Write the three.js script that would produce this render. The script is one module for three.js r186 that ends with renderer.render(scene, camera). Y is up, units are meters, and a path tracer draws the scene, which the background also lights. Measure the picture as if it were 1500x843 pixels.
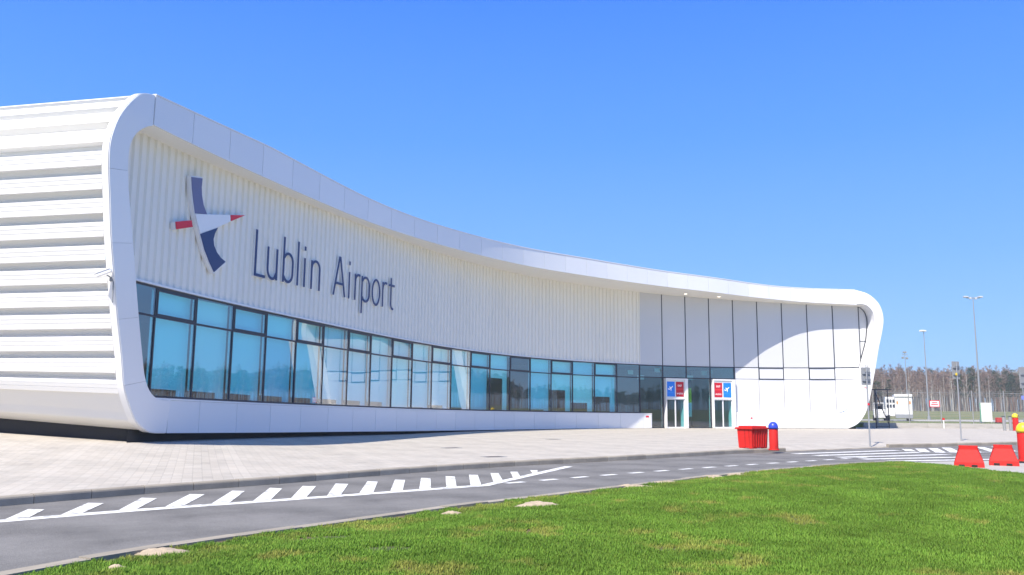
import * as THREE from 'three';
import { mergeGeometries } from 'three/addons/utils/BufferGeometryUtils.js';
import { RoundedBoxGeometry } from 'three/addons/geometries/RoundedBoxGeometry.js';

// ------------------------------------------------------------------ camera, sky, sun, exposure
const scene = new THREE.Scene();
const camera = new THREE.PerspectiveCamera(38.03, 1500 / 843, 0.1, 3000);
camera.position.set(0, 1.65, 0);
camera.rotation.order = 'YXZ';
camera.rotation.set(8.212 * Math.PI / 180, 0, 0.0095);

const sunDir = new THREE.Vector3(-0.537 * 0.643, 0.766, 0.843 * 0.643).normalize();
{ // clear spring sky: a gradient by elevation, a little paler round the sun
  const w = 512, h = 256, d = new Float32Array(w * h * 4);
  const stops = [[-90, .30, .32, .33], [-2, .36, .42, .48], [0, .40, .66, 1.0], [4, .33, .60, 1.02], [10, .225, .485, 1.03], [18, .135, .37, 1.0], [28, .078, .265, .95], [45, .07, .215, .64], [90, .05, .155, .43]];
  for (let j = 0; j < h; j++) for (let i = 0; i < w; i++) {
    const el = ((j + .5) / h - .5) * 180, az = ((i + .5) / w - .5) * 2 * Math.PI;
    let k = 0; while (k < stops.length - 2 && el > stops[k + 1][0]) k++;
    const a = stops[k], b = stops[k + 1], t = Math.min(1, Math.max(0, (el - a[0]) / (b[0] - a[0])));
    const e = el * Math.PI / 180, dir = new THREE.Vector3(Math.cos(e) * Math.cos(az), Math.sin(e), Math.cos(e) * Math.sin(az));
    const g = el > 0 ? Math.pow(Math.max(0, dir.dot(sunDir)), 12) * .5 : 0;
    for (let c = 0; c < 3; c++) d[(j * w + i) * 4 + c] = (a[c + 1] + (b[c + 1] - a[c + 1]) * t) * .75 + g * [1, .95, .85][c];
    d[(j * w + i) * 4 + 3] = 1;
  }
  const t = new THREE.DataTexture(d, w, h, THREE.RGBAFormat, THREE.FloatType);
  t.mapping = THREE.EquirectangularReflectionMapping; t.magFilter = t.minFilter = THREE.LinearFilter; t.needsUpdate = true;
  scene.background = t; scene.environment = t; scene.environmentIntensity = 1; scene.backgroundIntensity = 1;
}
const sun = new THREE.DirectionalLight(new THREE.Color(1, .92, .79), 5);
sun.position.copy(sunDir).multiplyScalar(150).add(new THREE.Vector3(5, 0, -45));
sun.target.position.set(5, 0, -45); scene.add(sun, sun.target);
sun.castShadow = true; sun.shadow.radius = 1; sun.shadow.mapSize.set(4096, 4096);
Object.assign(sun.shadow.camera, { left: -60, right: 60, top: 60, bottom: -60, near: 1, far: 400 });
const renderer = new THREE.WebGLRenderer({ antialias: true });
renderer.toneMapping = THREE.LinearToneMapping;
renderer.toneMappingExposure = 1.48;
renderer.shadowMap.enabled = true;

// ------------------------------------------------------------------ helpers
let seed = 7;
const rnd = () => { seed = (seed * 1664525 + 1013904223) >>> 0; return seed / 4294967296; };
const rr = (a, b) => a + (b - a) * rnd();
const V = (x, y, z) => new THREE.Vector3(x, y, z);
const clamp = (x, a, b) => Math.min(b, Math.max(a, x));
const sstep = (a, b, x) => { const t = clamp((x - a) / (b - a), 0, 1); return t * t * (3 - 2 * t); };
const taken = {};
function numbered(n) { const c = taken[n] = (taken[n] ?? -1) + 1; return c ? `${n}_${String(c).padStart(3, '0')}` : n; }
function mesh(name, geo, mat, parent) {
  const m = new THREE.Mesh(geo, mat); m.name = parent ? name : numbered(name);
  m.castShadow = m.receiveShadow = true; (parent ?? scene).add(m); return m;
}
function thing(name, label, category, pos = [0, 0, 0], turn = 0, group) {
  const o = new THREE.Group(); o.name = numbered(name); o.position.set(...pos); o.rotation.y = turn;
  o.userData = { label, category }; if (group) o.userData.group = group; scene.add(o); return o;
}
function tag(o, label, category, group) { Object.assign(o.userData, { label, category }); if (group) o.userData.group = group; return o; }
function structure(name, geo, mat) { const m = mesh(name, geo, mat); m.userData.kind = 'structure'; return m; }
function lin(r, g, b) { return new THREE.Color().setRGB(r, g, b); }
function mat(r, g, b, rough = .6, extra = {}) { return new THREE.MeshPhysicalMaterial({ color: lin(r, g, b), roughness: rough, side: THREE.DoubleSide, ...extra }); }
// geometry from a function on a grid
function grid(nu, nv, fn, uvFn) {
  const p = [], uv = [], idx = [];
  for (let j = 0; j <= nv; j++) for (let i = 0; i <= nu; i++) {
    const q = fn(i / nu, j / nv); p.push(q.x, q.y, q.z);
    const t = uvFn ? uvFn(q, i / nu, j / nv) : [q.x, q.z]; uv.push(t[0], t[1]);
  }
  for (let j = 0; j < nv; j++) for (let i = 0; i < nu; i++) { const a = j * (nu + 1) + i, b = a + 1, c = a + nu + 1, d = c + 1; idx.push(a, b, d, a, d, c); }
  const g = new THREE.BufferGeometry();
  g.setAttribute('position', new THREE.Float32BufferAttribute(p, 3)); g.setAttribute('uv', new THREE.Float32BufferAttribute(uv, 2));
  g.setIndex(idx); g.computeVertexNormals(); return g;
}
// closed slab: fn(u, v, d) with d = 0 front, 1 back
function slab(nu, nv, fn) {
  return mergeGeometries([
    grid(nu, nv, (u, v) => fn(u, v, 0)), grid(nu, nv, (u, v) => fn(1 - u, v, 1)),
    grid(nu, 1, (u, v) => fn(u, 1, v)), grid(nu, 1, (u, v) => fn(1 - u, 0, v)),
    grid(1, nv, (u, v) => fn(0, v, 1 - u)), grid(1, nv, (u, v) => fn(1, v, u))]);
}
function box(x0, x1, y0, y1, z0, z1, r = 0) {
  const g = r ? new RoundedBoxGeometry(x1 - x0, y1 - y0, z1 - z0, 2, r) : new THREE.BoxGeometry(x1 - x0, y1 - y0, z1 - z0);
  g.translate((x0 + x1) / 2, (y0 + y1) / 2, (z0 + z1) / 2); return g.index ? g : g;
}
const M4 = new THREE.Matrix4();
function bar(a, b, w, h = w, up = V(0, 1, 0)) { // square bar between two points
  const d = b.clone().sub(a), L = d.length(); const g = new THREE.BoxGeometry(w, h, L);
  M4.lookAt(b, a, Math.abs(d.y) / L > .98 ? V(1, 0, 0) : up); g.applyMatrix4(M4); g.translate((a.x + b.x) / 2, (a.y + b.y) / 2, (a.z + b.z) / 2); return g;
}
function rod(a, b, r0, r1 = r0, seg = 8) {
  const d = b.clone().sub(a), g = new THREE.CylinderGeometry(r1, r0, d.length(), seg);
  g.applyQuaternion(new THREE.Quaternion().setFromUnitVectors(V(0, 1, 0), d.clone().normalize()));
  g.translate((a.x + b.x) / 2, (a.y + b.y) / 2, (a.z + b.z) / 2); return g;
}
const merge = (l) => mergeGeometries(l.map((g) => { const q = g.index ? g.toNonIndexed() : g; for (const n of Object.keys(q.attributes)) if (!['position', 'normal', 'uv'].includes(n)) q.deleteAttribute(n); return q; }));
function interp(tab) { // smooth curve through [x, y] pairs
  const n = tab.length, s = tab.map((p, i) => { const a = tab[Math.max(0, i - 1)], b = tab[Math.min(n - 1, i + 1)]; return (b[1] - a[1]) / (b[0] - a[0]); });
  return (x) => {
    x = clamp(x, tab[0][0], tab[n - 1][0]); let i = 0; while (i < n - 2 && x > tab[i + 1][0]) i++;
    const h = tab[i + 1][0] - tab[i][0], t = (x - tab[i][0]) / h, t2 = t * t, t3 = t2 * t;
    return (2 * t3 - 3 * t2 + 1) * tab[i][1] + (t3 - 2 * t2 + t) * h * s[i] + (3 * t2 - 2 * t3) * tab[i + 1][1] + (t3 - t2) * h * s[i + 1];
  };
}
// textures
function hash(i, j, s) { let h = (i * 374761393 + j * 668265263 + s * 1442695041) | 0; h = Math.imul(h ^ (h >>> 13), 1274126177); return ((h ^ (h >>> 16)) >>> 0) / 4294967296; }
function vnoise(x, y, per, s) {
  const i = Math.floor(x), j = Math.floor(y), u = x - i, v = y - j, f = (t) => t * t * (3 - 2 * t), w = (a) => ((a % per) + per) % per;
  const a = hash(w(i), w(j), s), b = hash(w(i + 1), w(j), s), c = hash(w(i), w(j + 1), s), d = hash(w(i + 1), w(j + 1), s);
  return a + (b - a) * f(u) + (c - a) * f(v) + (a - b - c + d) * f(u) * f(v);
}
function fbm(u, v, base, oct, s) { let a = 0, w = .5, t = 0; for (let o = 0; o < oct; o++) { a += w * vnoise(u * base, v * base, base, s + o); t += w; w *= .6; base *= 2; } return a / t; }
function texture(n, fn, srgb = true) {
  const d = new Uint8Array(n * n * 4);
  for (let j = 0; j < n; j++) for (let i = 0; i < n; i++) { const c = fn((i + .5) / n, (j + .5) / n, i, j); for (let k = 0; k < 3; k++) d[(j * n + i) * 4 + k] = clamp(Math.round(255 * (srgb ? Math.pow(clamp(c[k], 0, 1), 1 / 2.2) : c[k])), 0, 255); d[(j * n + i) * 4 + 3] = 255; }
  const t = new THREE.DataTexture(d, n, n); t.wrapS = t.wrapT = THREE.RepeatWrapping; t.magFilter = THREE.LinearFilter; t.minFilter = THREE.LinearMipmapLinearFilter; t.generateMipmaps = true;
  if (srgb) t.colorSpace = THREE.SRGBColorSpace; t.needsUpdate = true; return t;
}
function rep(t, metres) { const c = t.clone(); c.repeat.set(1 / metres, 1 / metres); c.needsUpdate = true; return c; }

// ------------------------------------------------------------------ facade geometry (survey of the curved front, one entry per window module)
const MOD = 2.3;
const WT = [[-13.009, -23.739], [-12.608, -26.004], [-12.145, -28.257], [-11.595, -30.49], [-10.963, -32.701], [-10.284, -34.899], [-9.577, -37.087], [-8.851, -39.27], [-8.107, -41.446], [-7.337, -43.613], [-6.53, -45.767], [-5.672, -47.901], [-4.745, -50.006], [-3.736, -52.073], [-2.63, -54.089], [-1.416, -56.042], [-0.087, -57.918], [1.362, -59.704], [2.929, -61.387], [4.611, -62.955], [6.399, -64.401], [8.283, -65.719], [10.252, -66.907], [12.294, -67.965], [14.397, -68.896], [16.55, -69.704], [18.745, -70.391], [20.973, -70.961], [23.228, -71.409], [25.506, -71.728], [27.799, -71.902], [30.097, -71.995], [32.395, -72.088], [34.693, -72.182]];
const WX = interp(WT.map((p, i) => [i - 2, p[0]])), WZ = interp(WT.map((p, i) => [i - 2, p[1]]));
function frameAt(k) { const e = .02, tx = WX(k + e) - WX(k - e), tz = WZ(k + e) - WZ(k - e), l = Math.hypot(tx, tz); return { x: WX(k), z: WZ(k), tx: tx / l, tz: tz / l }; }
function F(k, y, off = 0) { const f = frameAt(k); return V(f.x - f.tz * off, y, f.z + f.tx * off); }
const poly = (c) => (k) => ((c[0] * k + c[1]) * k + c[2]) * k + c[3];
const ySill = poly([1.007e-5, 6.88e-4, -.04485, 1.9766]);
const yHead = poly([4.031e-5, -3.7508e-4, -.031023, 5.576]);
const ySoffit = poly([-1.477e-5, -1.4065e-3, 5.28e-2, 10.642]);
const yTop = interp([[-1, 11.57], [0, 11.75], [1.2, 11.93], [2.5, 12.07], [8, 12.06], [14, 12.26], [16.4, 12.3], [20, 12.2], [23, 12.08], [25.2, 11.95], [28.7, 11.9], [30, 11.9]]);
const yBase = interp([[-2, .8], [-1, .76], [.3, .69], [3.1, .55], [5.5, .45], [8.65, .32], [12.2, .22], [15.6, .18], [20, .17], [31, .2]]);
const roofOff = interp([[-2, .97], [1, 1.0], [5, .82], [6.5, .9], [8.3, 1.25], [10.7, 1.95], [13.3, 2.65], [15.7, 3.35], [18, 3.65], [20, 3.6], [22.2, 3.3], [24.3, 2.4], [26.3, 1.6], [28, 1.38], [30, 1.3]]);
const BASE_OFF = .4;

// ground levels
const paveY = (x, z) => .15 + Math.min(.75, Math.max(0, -x - 6) * .043) * sstep(-17, -26, z) - .13 * (1 - sstep(.3, 2.2, distSeg(x, z, 11.2, -34.2, 17.4, -39.1)));
function distSeg(x, z, ax, az, bx, bz) { const dx = bx - ax, dz = bz - az, t = clamp(((x - ax) * dx + (z - az) * dz) / (dx * dx + dz * dz), 0, 1); return Math.hypot(x - ax - dx * t, z - az - dz * t); }
function terrainY(x, z) {
  const d = Math.hypot(x - 15, z + 40);
  return -.08 + .6 * sstep(-79.0, -79.35, z) + Math.min(1.6, Math.max(0, d - 75) * .0075);
}

// ------------------------------------------------------------------ materials
const tAsphalt = texture(512, (u, v, i, j) => { const g = .62 + .6 * (hash(i, j, 3) - .5) + .5 * (fbm(u, v, 3, 6, 11) - .5); const w = g * .265; return [w * 1.02, w * .985, w * .95]; });
const tAsphaltBump = texture(256, (u, v, i, j) => { const g = hash(i, j, 5); return [g, g, g]; }, false);
const tPave = texture(1024, (u, v, i, j) => { // 4 m of small square concrete pavers laid in rows, joints recessed in the bump map
  const r = Math.floor(v * 20), q = Math.floor(u * 20 + (r % 2) * .5), t = hash(q % 20, r, 9), row = .06 * (hash(r, 5, 29) - .5);
  const jv = Math.min((v * 20) % 1, 1 - (v * 20) % 1) < .035 ? .86 : 1;
  const g = (.9 + row + .12 * (t - .5) + .14 * (hash(i, j, 4) - .5) + .3 * (fbm(u, v, 4, 5, 21) - .5)) * jv, s = hash((q * 7) % 20, r, 19), k = g * .48;
  return [k * 1.03, k * (.94 + .02 * s), k * (.82 + .04 * s)];
});
const tPaveBump = texture(1024, (u, v) => { const r = v * 20, q = u * 20 + (Math.floor(r) % 2) * .5, a = Math.min(r % 1, 1 - r % 1) * .2, b = Math.min(q % 1, 1 - q % 1) * .2, g = Math.min(1, Math.min(a, b) / .008); return [g, g, g]; }, false);
const tSoil = texture(512, (u, v, i, j) => { const f = fbm(u, v, 6, 5, 31), g = hash(i, j, 6), m = sstep(.4, .62, fbm(u, v, 3, 4, 41)); const k = .7 + .5 * (g - .5) + .6 * (f - .5); return [k * (.10 + .09 * m), k * (.135 + .01 * m), k * (.035 + .03 * m)]; });
const tField = texture(512, (u, v, i, j) => { const m = sstep(.42, .66, fbm(u, v, 5, 5, 51)), g = .85 + .3 * (hash(i, j, 8) - .5); return [g * (.15 + .15 * m), g * (.185 + .06 * m), g * (.045 + .06 * m)]; });
const tConcrete = texture(256, (u, v, i, j) => { const g = .4 * (1 + .22 * (hash(i, j, 12) - .5) + .4 * (fbm(u, v, 4, 5, 61) - .5)); return [g, g * .955, g * .88]; });
const tSand = texture(256, (u, v, i, j) => { const g = .42 * (1 + .5 * (hash(i, j, 14) - .5) + .5 * (fbm(u, v, 5, 5, 71) - .5)); return [g, g * .82, g * .6]; });
const tPaint = texture(256, (u, v, i, j) => { const g = .74 * (1 + .1 * (hash(i, j, 15) - .5)) - .38 * sstep(.56, .74, fbm(u, v, 9, 5, 81)); return [g, g, g * .98]; });
const tMetal = texture(256, (u, v, i, j) => { const g = .5 + .3 * (fbm(u, v, 3, 5, 91) - .5) + .1 * (hash(i, j, 16) - .5); return [g, g, g]; }, false);
const tFade = texture(256, (u, v, i, j) => { const g = .86 + .28 * (fbm(u, v, 4, 5, 101) - .5) + .06 * (hash(i, j, 18) - .5) - .25 * sstep(.66, .8, fbm(u, v, 14, 3, 111)); return [g, g, g]; });
const S = { side: THREE.DoubleSide };
const M = {
  asphalt: new THREE.MeshStandardMaterial({ map: rep(tAsphalt, 2.4), bumpMap: rep(tAsphaltBump, 1.1), bumpScale: .004, roughness: .9, ...S }),
  pave: new THREE.MeshStandardMaterial({ map: rep(tPave, 4), bumpMap: rep(tPaveBump, 4), bumpScale: .004, roughness: .85, ...S }),
  lawn: new THREE.MeshStandardMaterial({ map: rep(tSoil, 3.1), roughness: 1, ...S }),
  field: new THREE.MeshStandardMaterial({ map: rep(tField, 23), roughness: 1, ...S }),
  concrete: new THREE.MeshStandardMaterial({ map: rep(tConcrete, 1.3), roughness: .9, ...S }),
  kerbs: [.9, 1, 1.1].map((k) => new THREE.MeshStandardMaterial({ map: rep(tConcrete, 1.3), color: lin(.8 * k, .745 * k, .66 * k), roughness: .9, ...S })),
  sand: new THREE.MeshStandardMaterial({ map: rep(tSand, .7), roughness: 1, ...S }),
  paint: new THREE.MeshStandardMaterial({ map: rep(tPaint, 1.7), roughness: .7, ...S }),
  white: [0, 1, 2].map((i) => mat(.80 + .015 * i, .81 + .013 * i, .83 + .01 * i, .38, { roughnessMap: rep(tMetal, 3 + i), clearcoat: .25, clearcoatRoughness: .25 })),
  siding: [0, 1, 2].map((i) => mat(.79 - .012 * i, .79 - .012 * i, .785 - .012 * i, .5)),
  clad: [0, 1, 2].map((i) => mat(.835 + .01 * i, .815 + .01 * i, .745 + .01 * i, .5)),
  
  spandrel: [0, 1].map((i) => mat(.60 + .015 * i, .61 + .015 * i, .63 + .015 * i, .3, { clearcoat: .4, clearcoatRoughness: .08 })), spandrelLow: [0, 1].map((i) => mat(.70 + .015 * i, .71 + .015 * i, .73 + .015 * i, .35, { clearcoat: .3, clearcoatRoughness: .1 })),
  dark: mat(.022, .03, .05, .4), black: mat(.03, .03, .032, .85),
  glass: new THREE.MeshPhysicalMaterial({ color: lin(.42, .80, .90), roughness: .0, transmission: 1, thickness: 0, ior: 2.8, specularIntensity: 1, ...S }),
  clear: new THREE.MeshPhysicalMaterial({ color: lin(.40, .80, .84), roughness: 0, transmission: 1, thickness: 0, ior: 2.1, ...S }),
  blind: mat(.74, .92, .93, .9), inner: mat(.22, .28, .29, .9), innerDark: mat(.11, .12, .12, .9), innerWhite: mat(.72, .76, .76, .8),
  galv: mat(.42, .43, .44, .45, { metalness: .6 }), grey: mat(.27, .28, .29, .6), red: mat(.64, .022, .018, .65, { specularIntensity: .5, map: rep(tFade, 1.4) }), redDark: mat(.5, .02, .02, .5),
  blue: mat(.03, .06, .5, .35, { clearcoat: .4 }), yellow: mat(.85, .6, .02, .4, { clearcoat: .3 }), navy: mat(.022, .045, .15, .4), slate: mat(.15, .155, .29, .4), signRed: mat(.72, .015, .04, .45),
  rubber: mat(.02, .02, .02, .9), truck: mat(.78, .78, .77, .4, { clearcoat: .4 }), truckGrey: mat(.25, .27, .3, .5),
};
const pick = (a, i) => a[((i * 7 + 3) % 11) % a.length];

// ------------------------------------------------------------------ ground, road, pavement, lawn
{
  const xs = [-700, -300, -120, -60, -30, 0, 30, 45, 60, 90, 120, 160, 200, 260, 340, 450, 700], zs = [200, 60, 20, 0, -20, -50, -70, -78.9, -79.0, -79.2, -79.4, -85, -95, -110, -130, -160, -200, -260, -340, -500, -900];
  const g = grid(xs.length - 1, zs.length - 1, (u, v) => { const x = xs[Math.round(u * (xs.length - 1))], z = zs[Math.round(v * (zs.length - 1))]; return V(x, terrainY(x, z), z); });
  structure('ground', g, M.field);
}
const kerbL = [[-19, 1], [-14.6, -5], [-11, -9.9], [-8.21, -13.82], [-6.85, -15.8], [-4.98, -18.1], [-3.29, -20.4], [-1.25, -22.9], [.75, -24.9], [2.8, -26.7], [4.55, -28.35], [7.2, -31.0], [9.22, -32.9], [11.14, -34.3]];
const kerbR = [[17.5, -39.2], [21, -41.05], [26.7, -44.3], [40, -51.6], [60, -62.5]];
const edgeL = [[-13, 9], [-9.6, 2], [-6.6, -4.4], [-4.77, -8.45], [-4.33, -9.39], [-3.9, -10.13], [-3.1, -11.29], [-2.03, -12.75], [-1.12, -14.0], [0, -15.35], [1.69, -17.3], [3.58, -19.5], [6.29, -22.5], [8.65, -24.85], [10.5, -26.4], [12.22, -27.7], [12.97, -28.2]];
function resample(pl, step) {
  const c = new THREE.CatmullRomCurve3(pl.map((p) => V(p[0], 0, p[1])), false, 'centripetal'), n = Math.round(c.getLength() / step);
  return c.getSpacedPoints(n);
}
{ // road sheet
  const sh = new THREE.Shape([...resample(kerbL, .5), ...resample(kerbR, .5), ...[[60, -50], [40, -40], [20, -30.9], [17.5, -29.6]].map((p) => V(p[0], 0, p[1])), ...resample(edgeL, .5).reverse()].map((p) => new THREE.Vector2(p.x, -p.z)));
  const g = new THREE.ShapeGeometry(sh); g.rotateX(-Math.PI / 2);
  const uv = g.attributes.uv, p = g.attributes.position; for (let i = 0; i < p.count; i++) uv.setXY(i, p.getX(i), p.getZ(i));
  M.roadMesh = structure('road', g, M.asphalt);
}
function flat(pts, y, name, m, parent) { // painted sheet or flush slab from plan points
  const sh = new THREE.Shape(pts.map((p) => new THREE.Vector2(p[0], -p[1]))); const g = new THREE.ShapeGeometry(sh); g.rotateX(-Math.PI / 2); g.translate(0, y, 0);
  return mesh(name, g, m, parent);
}
function stripe(a, b, w, y = .004, name = 'painted_stripe') {
  const dx = b[0] - a[0], dz = b[1] - a[1], l = Math.hypot(dx, dz), nx = -dz / l * w / 2, nz = dx / l * w / 2;
  return flat([[a[0] + nx, a[1] + nz], [b[0] + nx, b[1] + nz], [b[0] - nx, b[1] - nz], [a[0] - nx, a[1] - nz]], y, name, M.paint, M.roadMesh);
}
{ // pavement plaza with rising ground to the left; kerb stones are its children
  const front = resample([...kerbL, ...kerbR], .7).map((p) => p), inset = [];
  for (let i = 0; i < front.length; i++) { const a = front[Math.max(0, i - 1)], b = front[Math.min(front.length - 1, i + 1)], l = Math.hypot(b.x - a.x, b.z - a.z); inset.push(V(front[i].x + (b.z - a.z) / l * .15, 0, front[i].z - (b.x - a.x) / l * .15)); }
  const n = inset.length - 1, back = new THREE.CatmullRomCurve3([V(-60, 0, -20), V(-40, 0, -40), V(-16, 0, -60), V(0, 0, -76), V(20, 0, -79.2), V(40, 0, -79.2), V(62, 0, -79.2)], false, 'centripetal').getSpacedPoints(n);
  const g = grid(n, 60, (u, v) => { const i = Math.round(u * n), p = inset[i].clone().lerp(back[i], v * v * .5 + v * .5); p.y = paveY(p.x, p.z); return p; }, (q) => [-.35 * q.x - .94 * q.z, .94 * q.x - .35 * q.z]);
  const plaza = structure('pavement', g, M.pave);
  const prof = new THREE.Shape(); prof.moveTo(0, -.2); prof.lineTo(.15, -.2); prof.lineTo(.15, .155); prof.lineTo(.03, .155); prof.lineTo(.008, .135); prof.lineTo(0, .11); prof.closePath();
  const kg = new THREE.ExtrudeGeometry(prof, { depth: .988, bevelEnabled: false }), kgLow = kg.clone().translate(0, -.125, 0);
  const lay = (pl, low) => {
    const pts = resample(pl, 1.0);
    for (let i = 0; i < pts.length - 1; i++) {
      const a = pts[i], b = pts[i + 1], m = mesh('kerb_stone', low ? kgLow : kg, pick(M.kerbs, i), plaza), L = a.distanceTo(b);
      m.position.set(a.x, rr(-.004, .004), a.z); m.rotation.y = Math.atan2(b.x - a.x, b.z - a.z) + Math.PI; m.scale.set(-1, 1, -L);
      m.rotation.y = Math.atan2(b.x - a.x, b.z - a.z); m.scale.set(1, 1, L);
      // inner side must lie away from the road
      const nx = (b.z - a.z), nz = -(b.x - a.x); if (Math.cos(m.rotation.y) * nx - Math.sin(m.rotation.y) * nz < 0) { m.scale.x = -1; }
    }
  };
  lay(kerbL, false); lay([[11.14, -34.3], [14.3, -36.8], [17.5, -39.2]], true); lay(kerbR, false);
  // drain gratings
  for (const [x, z] of [[-2.19, -31.6], [-.51, -26.2], [2.07, -41.4]]) {
    const d = thing('drain_grating', { '-2.19': 'small steel drain grating in the paving in line with the lettering', '-0.51': 'small rusty drain grating in the paving close to the kerb', '2.07': 'small steel drain grating in the paving out towards the entrance' }[x], 'drain', [x, paveY(x, z) + .004, z], .6, 'drains in the paving');
    mesh('frame', merge([box(-.35, .35, 0, .008, -.22, -.17), box(-.35, .35, 0, .008, .17, .22), box(-.35, -.3, 0, .008, -.17, .17), box(.3, .35, 0, .008, -.17, .17)]), M.grey, d);
    mesh('grate_bars', merge(Array.from({ length: 9 }, (_, i) => box(-.28 + i * .066, -.25 + i * .066, 0, .006, -.165, .165))), M.redDark.clone(), d).material.color.setRGB(.12, .09, .075);
  }
}
{ // road edge stones beside the lawn and the painted markings
  const pts = resample(edgeL, 1.0), eg = box(-.1, .1, -.15, .045, 0, .985);
  for (let i = 0; i < pts.length - 1; i++) { const a = pts[i], b = pts[i + 1], m = mesh('edge_stone', eg, pick(M.kerbs, i + 2), M.roadMesh); m.position.set(a.x, rr(-.012, .008), a.z); m.rotation.y = Math.atan2(b.x - a.x, b.z - a.z) + rr(-.012, .012); m.scale.z = a.distanceTo(b); m.material = pick(M.kerbs, i); }
  const line = resample([[-12.5, -4.5], [-9.4, -9.4], [-7.18, -12.12], [-5.87, -13.5], [-4.2, -14.97], [-2.63, -16.4], [-.5, -18.35]], .5);
  const strip = (pts2, w, y) => { const n = pts2.length - 1; return grid(n, 1, (u, v) => { const i = Math.round(u * n), a = pts2[Math.max(0, i - 1)], b = pts2[Math.min(n, i + 1)], l = Math.hypot(b.x - a.x, b.z - a.z); return V(pts2[i].x - (b.z - a.z) / l * w * (v - .5), y, pts2[i].z + (b.x - a.x) / l * w * (v - .5)); }); };
  mesh('painted_line', strip(line, .3, .004), M.paint, M.roadMesh);
  mesh('painted_line', strip(resample([[-.53, -18.32], [.55, -21.3], [1.68, -24.42]], .5), .24, .0055), M.paint, M.roadMesh);
  const bars = [[[-7.19, -12.22], [-7.0, -12.5], [-7.29, -13.44], [-7.56, -13.47]], [[-6.7, -12.8], [-6.5, -13.05], [-6.8, -14.35], [-7.08, -14.38]], [[-6.12, -13.4], [-5.92, -13.6], [-6.25, -15.16], [-6.55, -15.23]], [[-5.6, -13.9], [-5.37, -14.1], [-5.67, -15.89], [-5.96, -15.93]], [[-5.02, -14.4], [-4.78, -14.6], [-5.14, -16.57], [-5.4, -16.62]], [[-4.47, -14.9], [-4.22, -15.08], [-4.57, -17.14], [-4.85, -17.26]], [[-3.93, -15.35], [-3.7, -15.55], [-4.02, -17.69], [-4.31, -17.76]], [[-3.39, -15.85], [-3.17, -16.02], [-3.46, -18.27], [-3.75, -18.34]], [[-2.88, -16.3], [-2.64, -16.5], [-2.93, -18.88], [-3.17, -18.97]], [[-2.35, -16.75], [-2.13, -16.95], [-2.39, -19.41], [-2.63, -19.5]], [[-1.83, -17.2], [-1.61, -17.4], [-1.86, -19.9], [-2.09, -20.0]], [[-1.32, -17.68], [-1.12, -17.88], [-1.33, -20.48], [-1.56, -20.58]], [[-.84, -18.15], [-.62, -18.36], [-.8, -21.02], [-1.02, -21.06]], [[-.37, -19.0], [-.17, -19.55], [-.3, -21.66], [-.5, -21.63]], [[.07, -20.25], [.24, -20.7], [.19, -22.17], [0, -22.15]], [[.57, -21.7], [.7, -22.05], [.73, -22.8], [.53, -22.78]]];
  for (const b of [[[-8.0, -11.25], [-7.8, -11.5], [-8.1, -12.3], [-8.35, -12.3]], ...bars]) flat(b, .008, 'painted_bar', M.paint, M.roadMesh);
  for (let i = 0; i < 19; i++) { // dashes
    const c = new THREE.CatmullRomCurve3([V(-.08, 0, -18.85), V(2.4, 0, -21.4), V(5.2, 0, -24.1), V(8.0, 0, -26.6), V(11.4, 0, -29.45), V(13.5, 0, -31.2)]), L = c.getLength(), p = 1.13, a = c.getPointAt(Math.min(1, i * p / L)), b = c.getPointAt(Math.min(1, (i * p + .56) / L));
    if (i * p + .56 < L && i < 16) stripe([a.x, a.z], [b.x, b.z], .19, .004, 'painted_dash');
  }
  const zl = [[10.9, -32.6], [11.3, -31.5], [11.75, -30.45], [12.2, -29.45], [12.7, -28.45]], zr = [[16.6, -36.35], [16.9, -34.8], [17.1, -33.2], [17.4, -31.7], [17.8, -30.4]];
  zl.forEach((a, i) => stripe(a, zr[i], .42, .008, 'crossing_stripe'));
  for (const [a, b] of [[[17.5, -37.5], [16.75, -35.5]], [[18.4, -38.1], [17.1, -35.0]], [[19.27, -38.7], [17.6, -34.7]], [[20.26, -39.45], [18.3, -34.9]], [[21.3, -39.9], [19.4, -35.3]], [[22.4, -40.5], [20.5, -35.9]], [[23.5, -41.1], [21.6, -36.5]]]) stripe(a, b, .4, .012, 'painted_bar');
  mesh('painted_line', strip(resample([[16.6, -34.55], [18.4, -34.6], [21.5, -36.3], [27, -39.2], [40, -46]], .6), .14, .016), M.paint, M.roadMesh);
}
{ // flush concrete apron beside the lawn
  const m = flat([[12.95, -28.0], [13.4, -26.0], [13.85, -22.9], [14.6, -15], [15.4, -2], [45, -2], [60, -49.6], [40, -39.8], [20, -30.75], [17.5, -29.45], [14.5, -28.45]], .012, 'path', M.concrete); m.userData.kind = 'structure';
  const v = flat([[16.35, -27.95], [17.2, -28.3], [22, -30.6], [24, -29.2], [20, -27.6]], .05, 'verge', M.lawn); v.userData.kind = 'structure';
}
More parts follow.
